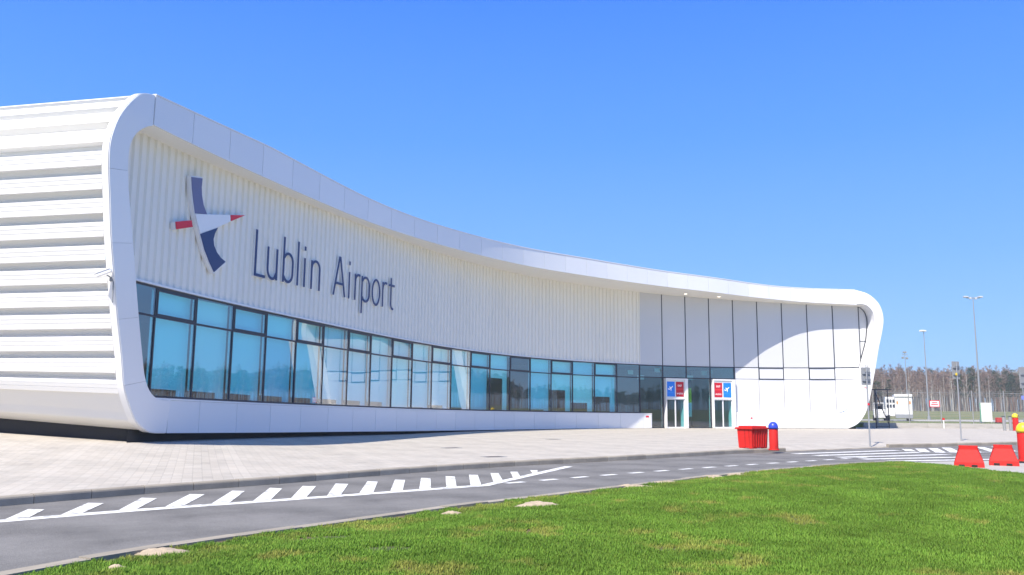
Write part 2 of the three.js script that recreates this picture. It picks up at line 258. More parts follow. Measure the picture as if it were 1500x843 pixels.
// lawn
const lawnR = [[20, 9], [18, 2], [15.4, -4], [14.6, -15], [13.85, -22.9], [13.4, -26.0], [13.0, -28.15]];
{
  const a = resample(edgeL, .4), n = a.length - 1, b = new THREE.CatmullRomCurve3(lawnR.map((p) => V(p[0], 0, p[1])), false, 'centripetal').getSpacedPoints(n);
  M.lawnY = (x, z) => { const e = Math.min(...M.edgeSeg(x, z)); return .0 + .12 * sstep(0.1, 2.5, e) + .05 * (fbm(x / 40 + 3, z / 40 + 3, 16, 3, 5) - .5); };
  M.edgeSeg = (x, z) => { const r = []; for (let i = 3; i < edgeL.length - 1; i++) r.push(distSeg(x, z, ...edgeL[i], ...edgeL[i + 1])); for (let i = 2; i < lawnR.length - 1; i++) r.push(distSeg(x, z, ...lawnR[i], ...lawnR[i + 1])); return r; };
  const g = grid(n, 30, (u, v) => { const i = Math.round(u * n), p = a[i].clone().lerp(b[i], .004 + v * .992); p.y = M.lawnY(p.x, p.z); return p; });
  structure('lawn', g, M.lawn);
}

// ------------------------------------------------------------------ the terminal building
const terminal = thing('airport_terminal', 'long white airport terminal with concave glazed front and rounded frame', 'building');
const TP = (name, geo, m) => mesh(name, geo, m, terminal);
const GAP = .012;
// roof edge panels
for (let k = -1; k < 29; k++) {
  const a = (k < 0 ? -.95 : k) + GAP / MOD, b = (k === 28 ? 28.7 : k + 1) - GAP / MOD;
  TP('fascia_panel', slab(4, 1, (u, v, d) => { const q = a + (b - a) * u; return F(q, ySoffit(q) + (yTop(q) - ySoffit(q)) * v, roofOff(q) - .06 * d); }), pick(M.white, k + 1));
}
TP('fascia_backing', grid(120, 1, (u, v) => { const q = -.95 + 29.6 * u; return F(q, ySoffit(q) + .03 + (yTop(q) - ySoffit(q) - .06) * v, roofOff(q) - .15); }), M.white[0]);
TP('roof_trim', slab(120, 1, (u, v, d) => { const q = -.95 + 29.6 * u; return F(q, yTop(q) + .005 + .05 * v, roofOff(q) + .02 - .3 * d); }), M.white[2]);
TP('soffit', slab(120, 2, (u, v, d) => { const q = -1.2 + 30.4 * u; return F(q, ySoffit(q) + .004 + .05 * d, -.2 + (roofOff(q) + .14) * v); }), M.clad[1]);
// outlines of the rounded end frames in (module, height)
const Lout = [[.21, .71], [-.16, .76], [-.35, .93], [-.5, 1.13], [-.71, 1.71], [-.84, 2.18], [-.99, 3.21], [-1.17, 4.3], [-1.37, 5.66], [-1.53, 6.79], [-1.64, 7.78], [-1.74, 8.66], [-1.78, 9.26], [-1.76, 9.71], [-1.66, 10.35], [-1.48, 10.91], [-1.25, 11.37], [-.955, 11.58]];
const Lin = [[.24, 1.8], [-.06, 1.83], [-.26, 2.05], [-.41, 2.46], [-.58, 3.43], [-.88, 5.43], [-1.09, 6.89], [-1.29, 8.2], [-1.38, 9.01], [-1.38, 9.64], [-1.28, 10.07], [-1.1, 10.4], [-.955, 10.56]];
const Rout = [[28.705, 11.9], [29.13, 11.58], [29.47, 10.91], [29.63, 10.19], [29.69, 9.45], [29.63, 8.3], [29.52, 7.13], [29.34, 4.7], [29.07, 1.83], [28.9, 1.07], [28.68, .55], [28.37, .22]];
const Rin = [[28.705, 10.72], [29.0, 10.66], [29.25, 10.2], [29.34, 9.44], [29.3, 8.5], [29.24, 7.66], [28.96, 5.59], [28.71, 3.55], [28.56, 2.38], [28.31, 1.63], [28.0, 1.48]];
const curve2 = (pl) => new THREE.CatmullRomCurve3(pl.map((p) => V(p[0] * MOD, p[1], 0)), false, 'centripetal');
const cLo = curve2(Lout), cLi = curve2(Lin), cRo = curve2(Rout), cRi = curve2(Rin);
const at2 = (c, t) => { const p = c.getPointAt(clamp(t, 0, 1)); return [p.x / MOD, p.y]; };
const offL = (y) => BASE_OFF + .57 * clamp((y - 1) / 9.6, 0, 1), offR = (y) => .3 + 1.06 * clamp((y - 1) / 9.6, 0, 1);
// left end frame: five curved panels
const cuts = [0, .215, .40, .585, .765, 1];
// at equal t the inner and outer outlines are paired by height on the straight part
function tAtY(c, y) { let lo = 0, hi = 1; for (let i = 0; i < 40; i++) { const m = (lo + hi) / 2; if (at2(c, m)[1] < y) lo = m; else hi = m; } return lo; }
const yJ = [0, 2.35, 4.35, 6.6, 8.75, 99];
for (let i = 0; i < 5; i++) {
  const o0 = i ? tAtY(cLo, yJ[i] - .12) : 0, o1 = i < 4 ? tAtY(cLo, yJ[i + 1] - .12) : 1, i0 = i ? tAtY(cLi, yJ[i] + .05) : 0, i1 = i < 4 ? tAtY(cLi, yJ[i + 1] + .05) : 1;
  TP('frame_panel', slab(3, 24, (u, v, d) => {
    const e = i === 0 ? [0, .0018] : [.0014, .0014], vv = e[0] + v * (1 - e[0] - e[1]);
    const a = at2(cLo, o0 + (o1 - o0) * vv), b = at2(cLi, i0 + (i1 - i0) * vv), k = a[0] + (b[0] - a[0]) * u, y = a[1] + (b[1] - a[1]) * u; return F(k, y, offL(y) - .06 * d);
  }), pick(M.white, i));
}
TP('frame_backing', grid(2, 60, (u, v) => { const a = at2(cLo, v), b = at2(cLi, v), k = a[0] + (b[0] - a[0]) * (.04 + .92 * u), y = a[1] + (b[1] - a[1]) * (.04 + .92 * u); return F(k, y, offL(y) - .15); }), M.white[0]);
TP('frame_reveal', grid(60, 1, (u, v) => { const b = at2(cLi, u); return F(b[0], b[1], (offL(b[1]) - .01) * (1 - v) - .25 * v); }), M.white[0]);
// right end frame
TP('frame_panel', slab(3, 60, (u, v, d) => { const a = at2(cRo, v), b = at2(cRi, v), k = a[0] + (b[0] - a[0]) * u, y = a[1] + (b[1] - a[1]) * u; return F(k, y, (v < .06 ? roofOff(k) * (1 - v / .06) + offR(y) * v / .06 : offR(y)) - .06 * d); }), M.white[1]);
TP('frame_reveal', grid(60, 1, (u, v) => { const b = at2(cRi, u); return F(b[0], b[1], (offR(b[1]) - .01) * (1 - v) - .1 * v); }), M.white[0]);
{ // right end wall, running back
  const back = V(.06, 0, -1).normalize().multiplyScalar(24);
  TP('end_wall', grid(50, 1, (u, v) => { const a = at2(cRo, u); return F(a[0], a[1], offR(a[1]) - .03).addScaledVector(back, v); }), M.white[1]);
  TP('base_panel', slab(6, 1, (u, v, d) => { const q = 24.0 + 4.36 * u; return F(q, yBase(q) + (1.48 - yBase(q)) * v, .3 - .4 * d); }), M.white[2]);
}
// left side wall: profiled siding boards on the rounded outline, running back from the front
const E = V(-.975, 0, -.222);
{
  const base = (t) => { const p = at2(cLo, t); return F(p[0], p[1], offL(p[1])); };
  const nrm = (t) => { const a = at2(cLo, t - .004), b = at2(cLo, t + .004), pa = F(a[0], a[1], offL(a[1])), pb = F(b[0], b[1], offL(b[1])); return pb.sub(pa).cross(E).normalize(); };
  const LEN = 17, rise = (s, y) => .062 * s * clamp((3.2 - y) / 2.6, 0, 1); // the sill line lifts with the ground
  const P = (t, s, depth) => { const q = base(t), n = nrm(t); q.addScaledVector(n, -depth).addScaledVector(E, s); q.y += rise(s, q.y); return q; };
  const total = cLo.getLength(), tS = tAtY(cLo, 1.95), tE = .985, period = .73 / total, n = Math.round((tE - tS) / period), pp = (tE - tS) / n;
  TP('siding_trim', slab(1, 80, (u, v, d) => { const t = .001 + .998 * v, p = at2(cLo, t); return F(p[0], p[1], offL(p[1])).addScaledVector(E, .03 + .22 * u).addScaledVector(nrm(t), .025 - .06 * d); }), M.white[2]);
  TP('siding_board', grid(8, 16, (u, v) => P(tS * v, .3 + LEN * u, .03 + .10 * (v > .62 ? 1 : 0) * sstep(.62, .66, v))), M.siding[1]);
  // one period, from bottom to top: [fraction, inset]
  const prof = [[0, .33], [.2, .33], [.205, .32], [.22, .32], [.225, .33], [.34, .33], [.385, .03], [.53, .03], [.535, .045], [.555, .045], [.56, .03], [.72, .03], [.725, .045], [.745, .045], [.75, .03], [.985, .02], [1, .33]];
  for (let i = 0; i < n; i++) {
    const geos = [];
    for (let j = 0; j < prof.length - 1; j++) geos.push(grid(6, 1, (u, v) => { const a = prof[j], b = prof[j + 1]; return P(tS + pp * (i + 1 - (a[0] + (b[0] - a[0]) * v)), .3 + LEN * u, a[1] + (b[1] - a[1]) * v); }));
    // profile is listed top-down: flat, then the undercut that throws the shadow line
    TP('siding_board', mergeGeometries(geos), pick(M.siding, i));
  }
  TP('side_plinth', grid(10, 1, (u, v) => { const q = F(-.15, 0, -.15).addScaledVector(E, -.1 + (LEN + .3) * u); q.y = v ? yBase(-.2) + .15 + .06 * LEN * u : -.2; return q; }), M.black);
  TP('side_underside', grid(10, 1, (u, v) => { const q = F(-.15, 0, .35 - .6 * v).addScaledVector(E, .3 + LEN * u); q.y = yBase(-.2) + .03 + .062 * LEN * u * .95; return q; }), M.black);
  TP('end_wall', grid(1, 30, (u, v) => { const q = base(v).addScaledVector(E, LEN + .25); q.addScaledVector(V(.2, 0, -.97), 12 * u); return q; }), M.siding[0]);
  // roof
  TP('roof', grid(80, 6, (u, v) => { const k = -.95 + 29.6 * u, f = frameAt(k), w = sstep(7, -.9, k), ix = f.tz * (1 - w) + E.x * w, iz = -f.tx * (1 - w) + E.z * w, q = F(k, yTop(k) + .02 - .3 * v, roofOff(k) - .28); q.x += ix * 20 * v; q.z += iz * 20 * v; return q; }), M.grey);
}
// base band and the dark recess under it
for (let k = 0; k < 21; k++) {
  const a = (k === 0 ? .225 : k) + .004, b = (k === 20 ? 20.37 : k + 1) - .004;
  TP('base_panel', slab(3, 1, (u, v, d) => { const q = a + (b - a) * u; return F(q, yBase(q) + (ySill(q) - .17 - yBase(q)) * v, BASE_OFF - .05 * d); }), pick(M.white, k));
}
TP('base_backing', grid(80, 1, (u, v) => { const q = .23 + 20.1 * u; return F(q, yBase(q) + .02 + (ySill(q) - .2 - yBase(q)) * v, BASE_OFF - .15); }), M.white[0]);
TP('base_ledge', slab(80, 1, (u, v, d) => { const q = -.1 + 20.48 * u; return F(q, ySill(q) - .165 + .06 * v, BASE_OFF + .02 - (BASE_OFF + .1) * d); }), M.white[2]);
TP('base_end', slab(1, 1, (u, v, d) => F(20.372 + .01 * d, yBase(20) + (ySill(20) - .17 - yBase(20)) * v, BASE_OFF - .02 - (BASE_OFF + .1) * u)), M.white[1]);
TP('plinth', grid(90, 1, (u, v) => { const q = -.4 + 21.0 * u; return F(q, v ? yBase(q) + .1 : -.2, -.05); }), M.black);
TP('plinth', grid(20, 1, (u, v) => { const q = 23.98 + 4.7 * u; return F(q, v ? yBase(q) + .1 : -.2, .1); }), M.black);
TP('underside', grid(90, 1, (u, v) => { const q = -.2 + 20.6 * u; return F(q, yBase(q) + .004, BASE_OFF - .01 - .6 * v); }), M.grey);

for (const [q, y, o, w] of [[20.18, 1.0, BASE_OFF, .3], [24.55, .92, .3, .3], [24.25, .92, .3, .12], [29.02, 3.6, offR(3.6), .25]]) TP('warning_sticker', slab(1, 1, (u, v, d) => F(q + w * (u - .5) / MOD, y + .14 * v, o + .006 - .008 * d)), w < .2 ? M.grey : M.signRed);
// profiled wall cladding above the windows
for (let k = -2; k < 20; k++) {
  const a = k === -2 ? -1.5 : k, ribs = [], n = k === -2 ? 3 : 6;
  for (let r = 0; r < n; r++) for (const [f, o] of [[0, 0], [.28, 0], [.40, .075], [.86, .075], [.98, 0]]) ribs.push([a + (r + f) / 6, o]);
  ribs.push([k + 1, 0]);
  const geos = [], nv = k < -1 ? 14 : 1;
  for (let i = 0; i < ribs.length - 1; i++) geos.push(grid(1, nv, (u, v) => { const q = u ? ribs[i + 1] : ribs[i], y = yHead(q[0]) + .12 + (ySoffit(q[0]) - yHead(q[0]) - .1) * v; return F(k < -1 ? Math.max(q[0], linAt(y) - .1) : q[0], y, q[1] - .01); }));
  TP('cladding_panel', mergeGeometries(geos), pick(M.clad, k + 2));
}
TP('cladding_trim', slab(90, 1, (u, v, d) => { const q = -.98 + 20.98 * u; return F(q, yHead(q) + .07 + .07 * v, .13 - .2 * d); }), M.white[0]);
TP('cladding_corner', slab(1, 8, (u, v, d) => F(19.985 + .03 * u, yHead(20) + .07 + (ySoffit(20) - yHead(20) - .07) * v, .09 - .2 * d)), M.clad[1]);

function linAt(y) { return at2(cLi, tAtY(cLi, Math.min(y, 10.5)))[0]; }
// windows: frame mesh with panes and blind as children
function frameBar(k0, k1, y0a, y0b, h, d0, d1) { return slab(1, 1, (u, v, d) => F(k0 + (k1 - k0) * u, (y0a + (y0b - y0a) * u) + h * v, d0 + (d1 - d0) * d)); }
function upright(k, w, y0, y1, d0, d1) { return slab(1, 1, (u, v, d) => F(k + w * (u - .5) / MOD, y0 + (y1 - y0) * v, d0 + (d1 - d0) * d)); }
const paneMat = [0, 1, 2].map((i) => { const m = M.glass.clone(); m.color = lin([.40, .5, .34][i], [.93, .95, .86][i], [.98, .98, .96][i]); return m; });
for (let k = -1; k < 20; k++) {
  const s0 = ySill(k) - .08, s1 = ySill(k + 1) - .08, h0 = yHead(k), h1 = yHead(k + 1), t0 = h0 - .26 * (h0 - s0), t1 = h1 - .26 * (h1 - s1), e = .02 / MOD;
  const kL = (y) => k < 0 ? Math.max(k, linAt(y) - .08) : k, c0 = k < 0 ? -.95 : k + e, c1 = k < 0 ? -.7 : k + e, c2 = k < 0 ? -.3 : k + e;
  const geo = [frameBar(c0, k + 1 - e, h0, h1, .07, .02, -.08), frameBar(c1, k + 1 - e, t0 - .035, t1 - .035, .07, .02, -.07), frameBar(c2, k + 1 - e, s0 - .02, s1 - .02, .08, .02, -.08)];
  if (k >= 0) geo.push(upright(k, .066, s0, h0 + .07, .024, -.07)); else geo.push(slab(1, 12, (u, v, d) => { const y = s0 + (h0 + .06 - s0) * v; return F(Math.min(kL(y), -.02) + .045 * (u - .3), y, .024 - .11 * d); }));
  if (k % 2 === 0) { // opening light with its own sash
    const a = k + .05 / MOD, b = k + 1 - .05 / MOD;
    geo.push(frameBar(a, b, h0 - .08, h1 - .08, .08, .03, -.05), frameBar(a, b, t0 + .036, t1 + .036, .07, .03, -.05), upright(a + .03 / MOD, .06, t0 + .08, h0 - .08, .028, -.05), upright(b - .03 / MOD, .06, t1 + .08, h1 - .08, .028, -.05));
  }
  const w = TP('window', mergeGeometries(geo), M.dark);
  const pm = paneMat[Math.floor(hash(k + 5, 3, 2) * 3)];
  const pn = k < 0 ? 10 : 1, PK = (u, y) => { const a = kL(y); return a + (k + 1 - a) * u; };
  mesh('pane', grid(1, pn, (u, v) => { const y = (s0 + (s1 - s0) * u) * (1 - v) + (t0 + (t1 - t0) * u) * v; return F(PK(u, y), y, .0 + .012 * (hash(k + 9, u > .5 ? 1 : 0, 41) - .5) + .012 * (hash(k + 9, v > .5 ? 1 : 0, 43) - .5)); }), pm, w);
  mesh('pane', grid(1, pn, (u, v) => { const y = (t0 + (t1 - t0) * u) * (1 - v) + (h0 + (h1 - h0) * u) * v; return F(PK(u, y), y, .004); }), paneMat[(k + 6) % 3], w);
  const drop = k < 8 ? .3 : [0, .1, .25, .15, 0, 2.2, .5, .15, 1.6, .7, 1.2, .3][k - 8] ?? .4;
  if (k >= 0 && k !== 14 && k !== 19) {
    mesh('blind', slab(2, 1, (u, v, d) => { const q = k + .018 + .735 * u, s = s0 + (s1 - s0) * u; return F(q, s + drop + (h0 - .02 - s - drop) * v, -.2 - .012 * d); }), M.blind, w);
    mesh('blind', slab(2, 1, (u, v, d) => { const q = k + .764 + .218 * u, s = s0 + (s1 - s0) * u; return F(q, s + .05 + (h0 - .02 - s - .05) * v, -.24 - .012 * d); }), M.blind, w);
  }
}
// entrance glazing, spandrel panels and their dark joints on the right part of the front
const tr = (k) => yHead(k) - .255 * (yHead(k) - 1.48);
for (let k = 20; k < 24; k++) {
  const geo = [upright(k, .09, .1, yHead(k) + .05, .03, -.1), frameBar(k, k + 1, yHead(k) - .03, yHead(k + 1) - .03, .08, .025, -.1), frameBar(k, k + 1, tr(k) - .04, tr(k + 1) - .04, .08, .025, -.1), frameBar(k, k + 1, .14, .14, .08, .025, -.1)];
  if (k === 23) geo.push(upright(24, .09, .1, yHead(24) + .05, .06, -.12));
  const w = TP('window', mergeGeometries(geo), M.dark);
  mesh('pane', grid(1, 1, (u, v) => F(k + u, tr(k) * (1 - v) + yHead(k) * v, .004)), paneMat[k % 3], w);
  if (k === 20 || k === 22) mesh('pane', grid(1, 1, (u, v) => F(k + u, .16 * (1 - v) + tr(k) * v, 0)), M.clear, w);
}
for (let k = 20; k < 29; k++) { // upper row of white panels
  const a = k + .045 / MOD, b = k === 28 ? 29.34 : k + 1 - .045 / MOD;
  TP('wall_panel', slab(k === 28 ? 12 : 1, k === 28 ? 24 : 1, (u, v, d) => {
    let q = a + (b - a) * u, y = yHead(q) + .06 + (ySoffit(q) - yHead(q) - .05) * v;
    if (k === 28) { const lim = rinAt(y) - .02; q = a + (lim - a) * u; }
    return F(q, y, .0 - .05 * d);
  }), M.spandrel[k % 2]);
  TP('joint_bar', upright(k, .07, yHead(k) + .06, ySoffit(k), .012, -.06), M.dark);
}
function rinAt(y) { let best = 28; for (let t = 0; t <= 1; t += .004) { const p = at2(cRi, t); if (Math.abs(p[1] - y) < .06) best = p[0]; } return best; }
for (let k = 24; k < 29; k++) TP('joint_bar', frameBar(k, Math.min(k + 1, 28.93), yHead(k), yHead(Math.min(k + 1, 28.93)), .05, .012, -.06), M.dark);
TP('joint_bar', frameBar(29, 29.24, 7.6, 7.6, .06, .012, -.06), M.dark); TP('joint_bar', upright(29, .08, 5.7, 10.66, .014, -.06), M.dark);
TP('joint_bar', slab(1, 60, (u, v, d) => { const p = at2(cRi, .02 + .5 * v); return F(p[0] - .012 - .03 * u, p[1], .016 - .06 * d); }), M.dark);
for (let k = 24; k < 29; k++) { // lower white panels, the outer ones cut by the rounded frame
  for (const [lo, hi] of [[() => 1.49, (q) => tr(q) - .02], [(q) => tr(q) + .02, (q) => yHead(q) - .01]]) {
    const a = k + .025 / MOD, b = k + 1 - .025 / MOD, nn = k > 26 ? 16 : 1;
    TP('wall_panel', slab(nn, nn, (u, v, d) => { let q = a + (b - a) * u; let y = lo(q) + (hi(q) - lo(q)) * v; if (k > 26) { const lim = Math.max(a + .01, Math.min(b, rinAt(y) - .01)); q = a + (lim - a) * u; } return F(q, y, .0 - .05 * d); }), M.spandrelLow[k % 2]);
  }
  if (k === 25 || k === 27) { // opening lights with dark sashes
    TP('window_sash', mergeGeometries([frameBar(k, k + 1, tr(k) - .03, tr(k + 1) - .03, .08, .035, -.04), upright(k + .03 / MOD, .06, tr(k), yHead(k), .035, -.04), upright(k + 1 - .03 / MOD, .06, tr(k + 1), yHead(k + 1), .035, -.04), frameBar(k, k + 1, yHead(k) - .05, yHead(k + 1) - .05, .05, .035, -.04)]), M.dark);
  }
}
TP('panel_backing', grid(30, 8, (u, v) => { const q = 24 + 5.3 * u, y = 1.2 + (ySoffit(q) - 1.2) * v; return F(Math.min(q, rinAt(y) + .02), y, -.2); }), M.white[0]);
TP('panel_backing', grid(8, 1, (u, v) => { const q = 20 + 4 * u; return F(q, yHead(q) + .05 + (ySoffit(q) - yHead(q)) * v, -.2); }), M.white[0]);
// entrance doors
function canvasSign(w, h, draw) { const c = document.createElement('canvas'); c.width = w; c.height = h; draw(c.getContext('2d'), w, h); const t = new THREE.CanvasTexture(c); t.colorSpace = THREE.SRGBColorSpace; return new THREE.MeshStandardMaterial({ map: t, roughness: .5 }); }
const signBlue = canvasSign(256, 384, (g, w, h) => {
  g.fillStyle = '#0b7ee8'; g.fillRect(0, 0, w, h); g.fillStyle = '#ffffff'; g.save(); g.translate(w * .5, h * .42); g.rotate(-.6);
  g.beginPath(); g.moveTo(-78, -8); g.lineTo(66, -12); g.quadraticCurveTo(92, 0, 66, 12); g.lineTo(-70, 12); g.closePath(); g.fill();
  g.beginPath(); g.moveTo(20, 4); g.lineTo(-34, 66); g.lineTo(-54, 66); g.lineTo(-20, 4); g.closePath(); g.fill();
  g.beginPath(); g.moveTo(20, -6); g.lineTo(-22, -56); g.lineTo(-40, -56); g.lineTo(-18, -4); g.closePath(); g.fill();
  g.beginPath(); g.moveTo(-56, -4); g.lineTo(-84, -40); g.lineTo(-98, -40); g.lineTo(-84, 8); g.closePath(); g.fill(); g.restore();
  g.fillStyle = '#5fb2ff'; g.fillRect(w * .12, h * .74, w * .76, 5);
});
const signRed = canvasSign(256, 384, (g, w, h) => { g.fillStyle = '#c00d2a'; g.fillRect(0, 0, w, h); g.fillStyle = '#e23a35'; g.fillRect(0, h * .46, w, 22); g.fillStyle = '#fff'; g.font = 'bold 64px sans-serif'; g.textAlign = 'center'; g.fillText('EXIT', w / 2, h * .32); g.font = 'bold 50px sans-serif'; g.fillText('WYJŚCIE', w / 2, h * .84, w * .9); });
for (const [k0, k1, order] of [[21.04, 21.97, ['b', 'r']], [23.04, 23.95, ['r', 'b']]]) {
  const y0 = .16, yT = tr(k0) - .05, o = .32, kk = (a) => k0 + (k1 - k0) * a;
  const B = (a, b, ya, yb, d0, d1) => slab(1, 1, (u, v, d) => F(kk(a) + (kk(b) - kk(a)) * u, ya + (yb - ya) * v, d0 + (d1 - d0) * d));
  const door = TP('entrance_door', mergeGeometries([B(0, .03, y0, yT, o, -.4), B(.86, 1, y0, yT, o, -.4), B(.03, .86, yT - .1, yT, o, -.4), B(.03, .86, 2.5, 2.58, o - .03, o - .2), B(.03, .86, y0 - .03, y0 + .02, o, -.2)]), M.white[2]);
  mesh('sign_panel', B(.03, .86, 2.58, yT - .1, o - .08, o - .14), M.innerWhite, door);
  order.forEach((c, i) => {
    const a = .06 + i * .405, b = a + .355, m = mesh(c === 'b' ? 'departures_sign' : 'exit_sign', grid(1, 1, (u, v) => F(kk(a) + (kk(b) - kk(a)) * u, 2.68 + 1.2 * v, o - .06), (q, u, v) => [u, v]), c === 'b' ? signBlue : signRed, door);
    m.userData.label = c === 'b' ? 'blue sign with a white climbing aeroplane' : 'red exit sign with white words';
  });
  for (let i = 0; i < 2; i++) {
    const a = .035 + i * .41, b = a + .405, l = mesh('door_leaf', mergeGeometries([B(a, a + .022, y0 + .03, 2.48, o - .1, o - .15), B(b - .022, b, y0 + .03, 2.48, o - .1, o - .15), B(a + .022, b - .022, y0 + .03, y0 + .1, o - .1, o - .15), B(a + .022, b - .022, 2.43, 2.48, o - .1, o - .15)]), M.white[0], door);
    mesh('pane', B(a + .035, b - .035, y0 + .13, 2.4, o - .12, o - .121).clone(), M.clear, l).geometry = grid(1, 1, (u, v) => F(kk(a + .035) + (kk(b - .035) - kk(a + .035)) * u, y0 + .13 + (2.27 - y0) * v, o - .12));
  }
}
// rooms behind the glass
{
  const D = 8;
  const RP = (k, y, depth) => { const f = frameAt(k), w = sstep(6, -.4, k), ix = f.tz * (1 - w) - .86 * w, iz = -f.tx * (1 - w) - .51 * w, q = F(k, y, 0); q.x += ix * depth; q.z += iz * depth; return q; };
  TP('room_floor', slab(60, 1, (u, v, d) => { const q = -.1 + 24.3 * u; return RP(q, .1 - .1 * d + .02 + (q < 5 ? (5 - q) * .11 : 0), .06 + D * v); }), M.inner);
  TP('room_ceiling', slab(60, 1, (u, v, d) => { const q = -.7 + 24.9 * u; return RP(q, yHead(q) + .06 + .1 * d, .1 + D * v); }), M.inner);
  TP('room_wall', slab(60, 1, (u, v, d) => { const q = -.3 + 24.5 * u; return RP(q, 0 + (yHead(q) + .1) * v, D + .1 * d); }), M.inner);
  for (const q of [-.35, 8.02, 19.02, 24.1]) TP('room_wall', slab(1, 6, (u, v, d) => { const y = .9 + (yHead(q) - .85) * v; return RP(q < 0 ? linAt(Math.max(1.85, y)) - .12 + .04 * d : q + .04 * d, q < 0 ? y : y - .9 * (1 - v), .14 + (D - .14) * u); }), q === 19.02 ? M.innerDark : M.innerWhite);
  for (const [k, y, w] of [[20.3, 4.5, .5], [20.7, 4.1, .6], [21.4, 4.75, .5], [22.7, 4.2, .6], [23.3, 4.6, .5], [23.6, 4.7, .4]]) TP('hanging_panel', slab(1, 1, (u, v, d) => F(k + w * u / MOD, y + .35 * v, -2.5 - .08 * d)), M.innerWhite);
  for (const k of [21.55, 23.0]) {
    const q = F(k, 0, 1.6), y = ySoffit(k);
    const f = TP('downlight', new THREE.CylinderGeometry(.16, .16, .05, 16), M.innerWhite); f.position.set(q.x, y - .024, q.z);
    const lens = mesh('lamp_lens', new THREE.CylinderGeometry(.12, .12, .01, 16), new THREE.MeshStandardMaterial({ color: 0xffffff, emissive: new THREE.Color(1, .85, .6), emissiveIntensity: 2.2 }), f); lens.position.y = -.032;
    const pl = new THREE.SpotLight(new THREE.Color(1, .82, .58), 5, 9, .7, .8, 2); pl.position.set(q.x, y - .08, q.z); pl.target.position.set(q.x, 0, q.z); pl.castShadow = true; scene.add(pl, pl.target);
  }
}
// stand-alone things at the building
{
  const p = F(22.22, .16, -.5), f = frameAt(22.22), t = thing('banner_stand', 'yellow and pale blue banner stand behind the glass between the doors', 'banner', [p.x, p.y - .04, p.z], Math.atan2(-f.tz, f.tx));
  mesh('upper_print', box(-.28, .28, 2.1, 3.3, -.01, .01), mat(.62, .62, .03, .7), t); mesh('lower_print', box(-.28, .28, .95, 2.095, -.01, .01), mat(.35, .6, .62, .7), t); mesh('pole', merge([box(-.03, .03, 0, 3.9, -.05, -.015), box(-.3, .3, 0, .04, -.25, .2)]), M.dark, t);
}
{ // security camera on the side wall
  const c = at2(cLo, tAtY(cLo, 5.45)), p = F(c[0], c[1], offL(c[1])).addScaledVector(E, .14);
  const t = thing('security_camera', 'small white security camera on the ribbed side wall', 'camera', [p.x, p.y, p.z], .2);
  mesh('bracket', merge([box(-.03, .08, -.1, .04, -.02, .05, .01), rod(V(.03, 0, .05), V(-.06, .06, .22), .02)]), M.grey, t);
  const b = mesh('camera_body', merge([box(-.22, .22, -.05, .05, -.06, .06, .02), box(-.28, .2, .055, .07, -.075, .075)]), M.white[0], t); b.position.set(-.14, .12, .24); b.rotation.z = .42;
  mesh('cable', rod(V(.08, -.05, .02), V(.1, -.75, .02), .02), M.grey, t);
}
// lettering: stroke letters, each a blue face on a pale edge
function ribbon(pts, w, closed) {
  const n = pts.length, L = [], R = [];
  for (let i = 0; i < n; i++) {
    const p = pts[i], a = closed ? pts[(i - 1 + n) % n] : pts[Math.max(0, i - 1)], b = closed ? pts[(i + 1) % n] : pts[Math.min(n - 1, i + 1)];
    let d0 = [p[0] - a[0], p[1] - a[1]], d1 = [b[0] - p[0], b[1] - p[1]]; const l0 = Math.hypot(...d0) || 0, l1 = Math.hypot(...d1) || 0;
    d0 = l0 ? d0.map((x) => x / l0) : d1.map((x) => x / l1); d1 = l1 ? d1.map((x) => x / l1) : d0;
    let m = [-(d0[1] + d1[1]), d0[0] + d1[0]]; const ml = Math.hypot(...m); m = m.map((x) => x / ml); const s = w / 2 / Math.max(.35, m[0] * -d0[1] + m[1] * d0[0]);
    L.push(new THREE.Vector2(p[0] + m[0] * s, p[1] + m[1] * s)); R.push(new THREE.Vector2(p[0] - m[0] * s, p[1] - m[1] * s));
  }
  if (!closed) return new THREE.Shape([...L, ...R.reverse()]);
  const area = THREE.ShapeUtils.area(L) > THREE.ShapeUtils.area(R) ? [L, R] : [R, L]; const sh = new THREE.Shape(Math.abs(THREE.ShapeUtils.area(L)) > Math.abs(THREE.ShapeUtils.area(R)) ? L : R); sh.holes.push(new THREE.Path(Math.abs(THREE.ShapeUtils.area(L)) > Math.abs(THREE.ShapeUtils.area(R)) ? R : L)); return sh;
}
const arc = (cx, cy, rx, ry, a0, a1, n = 12) => Array.from({ length: n + 1 }, (_, i) => { const a = (a0 + (a1 - a0) * i / n) * Math.PI / 180; return [cx + rx * Math.cos(a), cy + ry * Math.sin(a)]; });
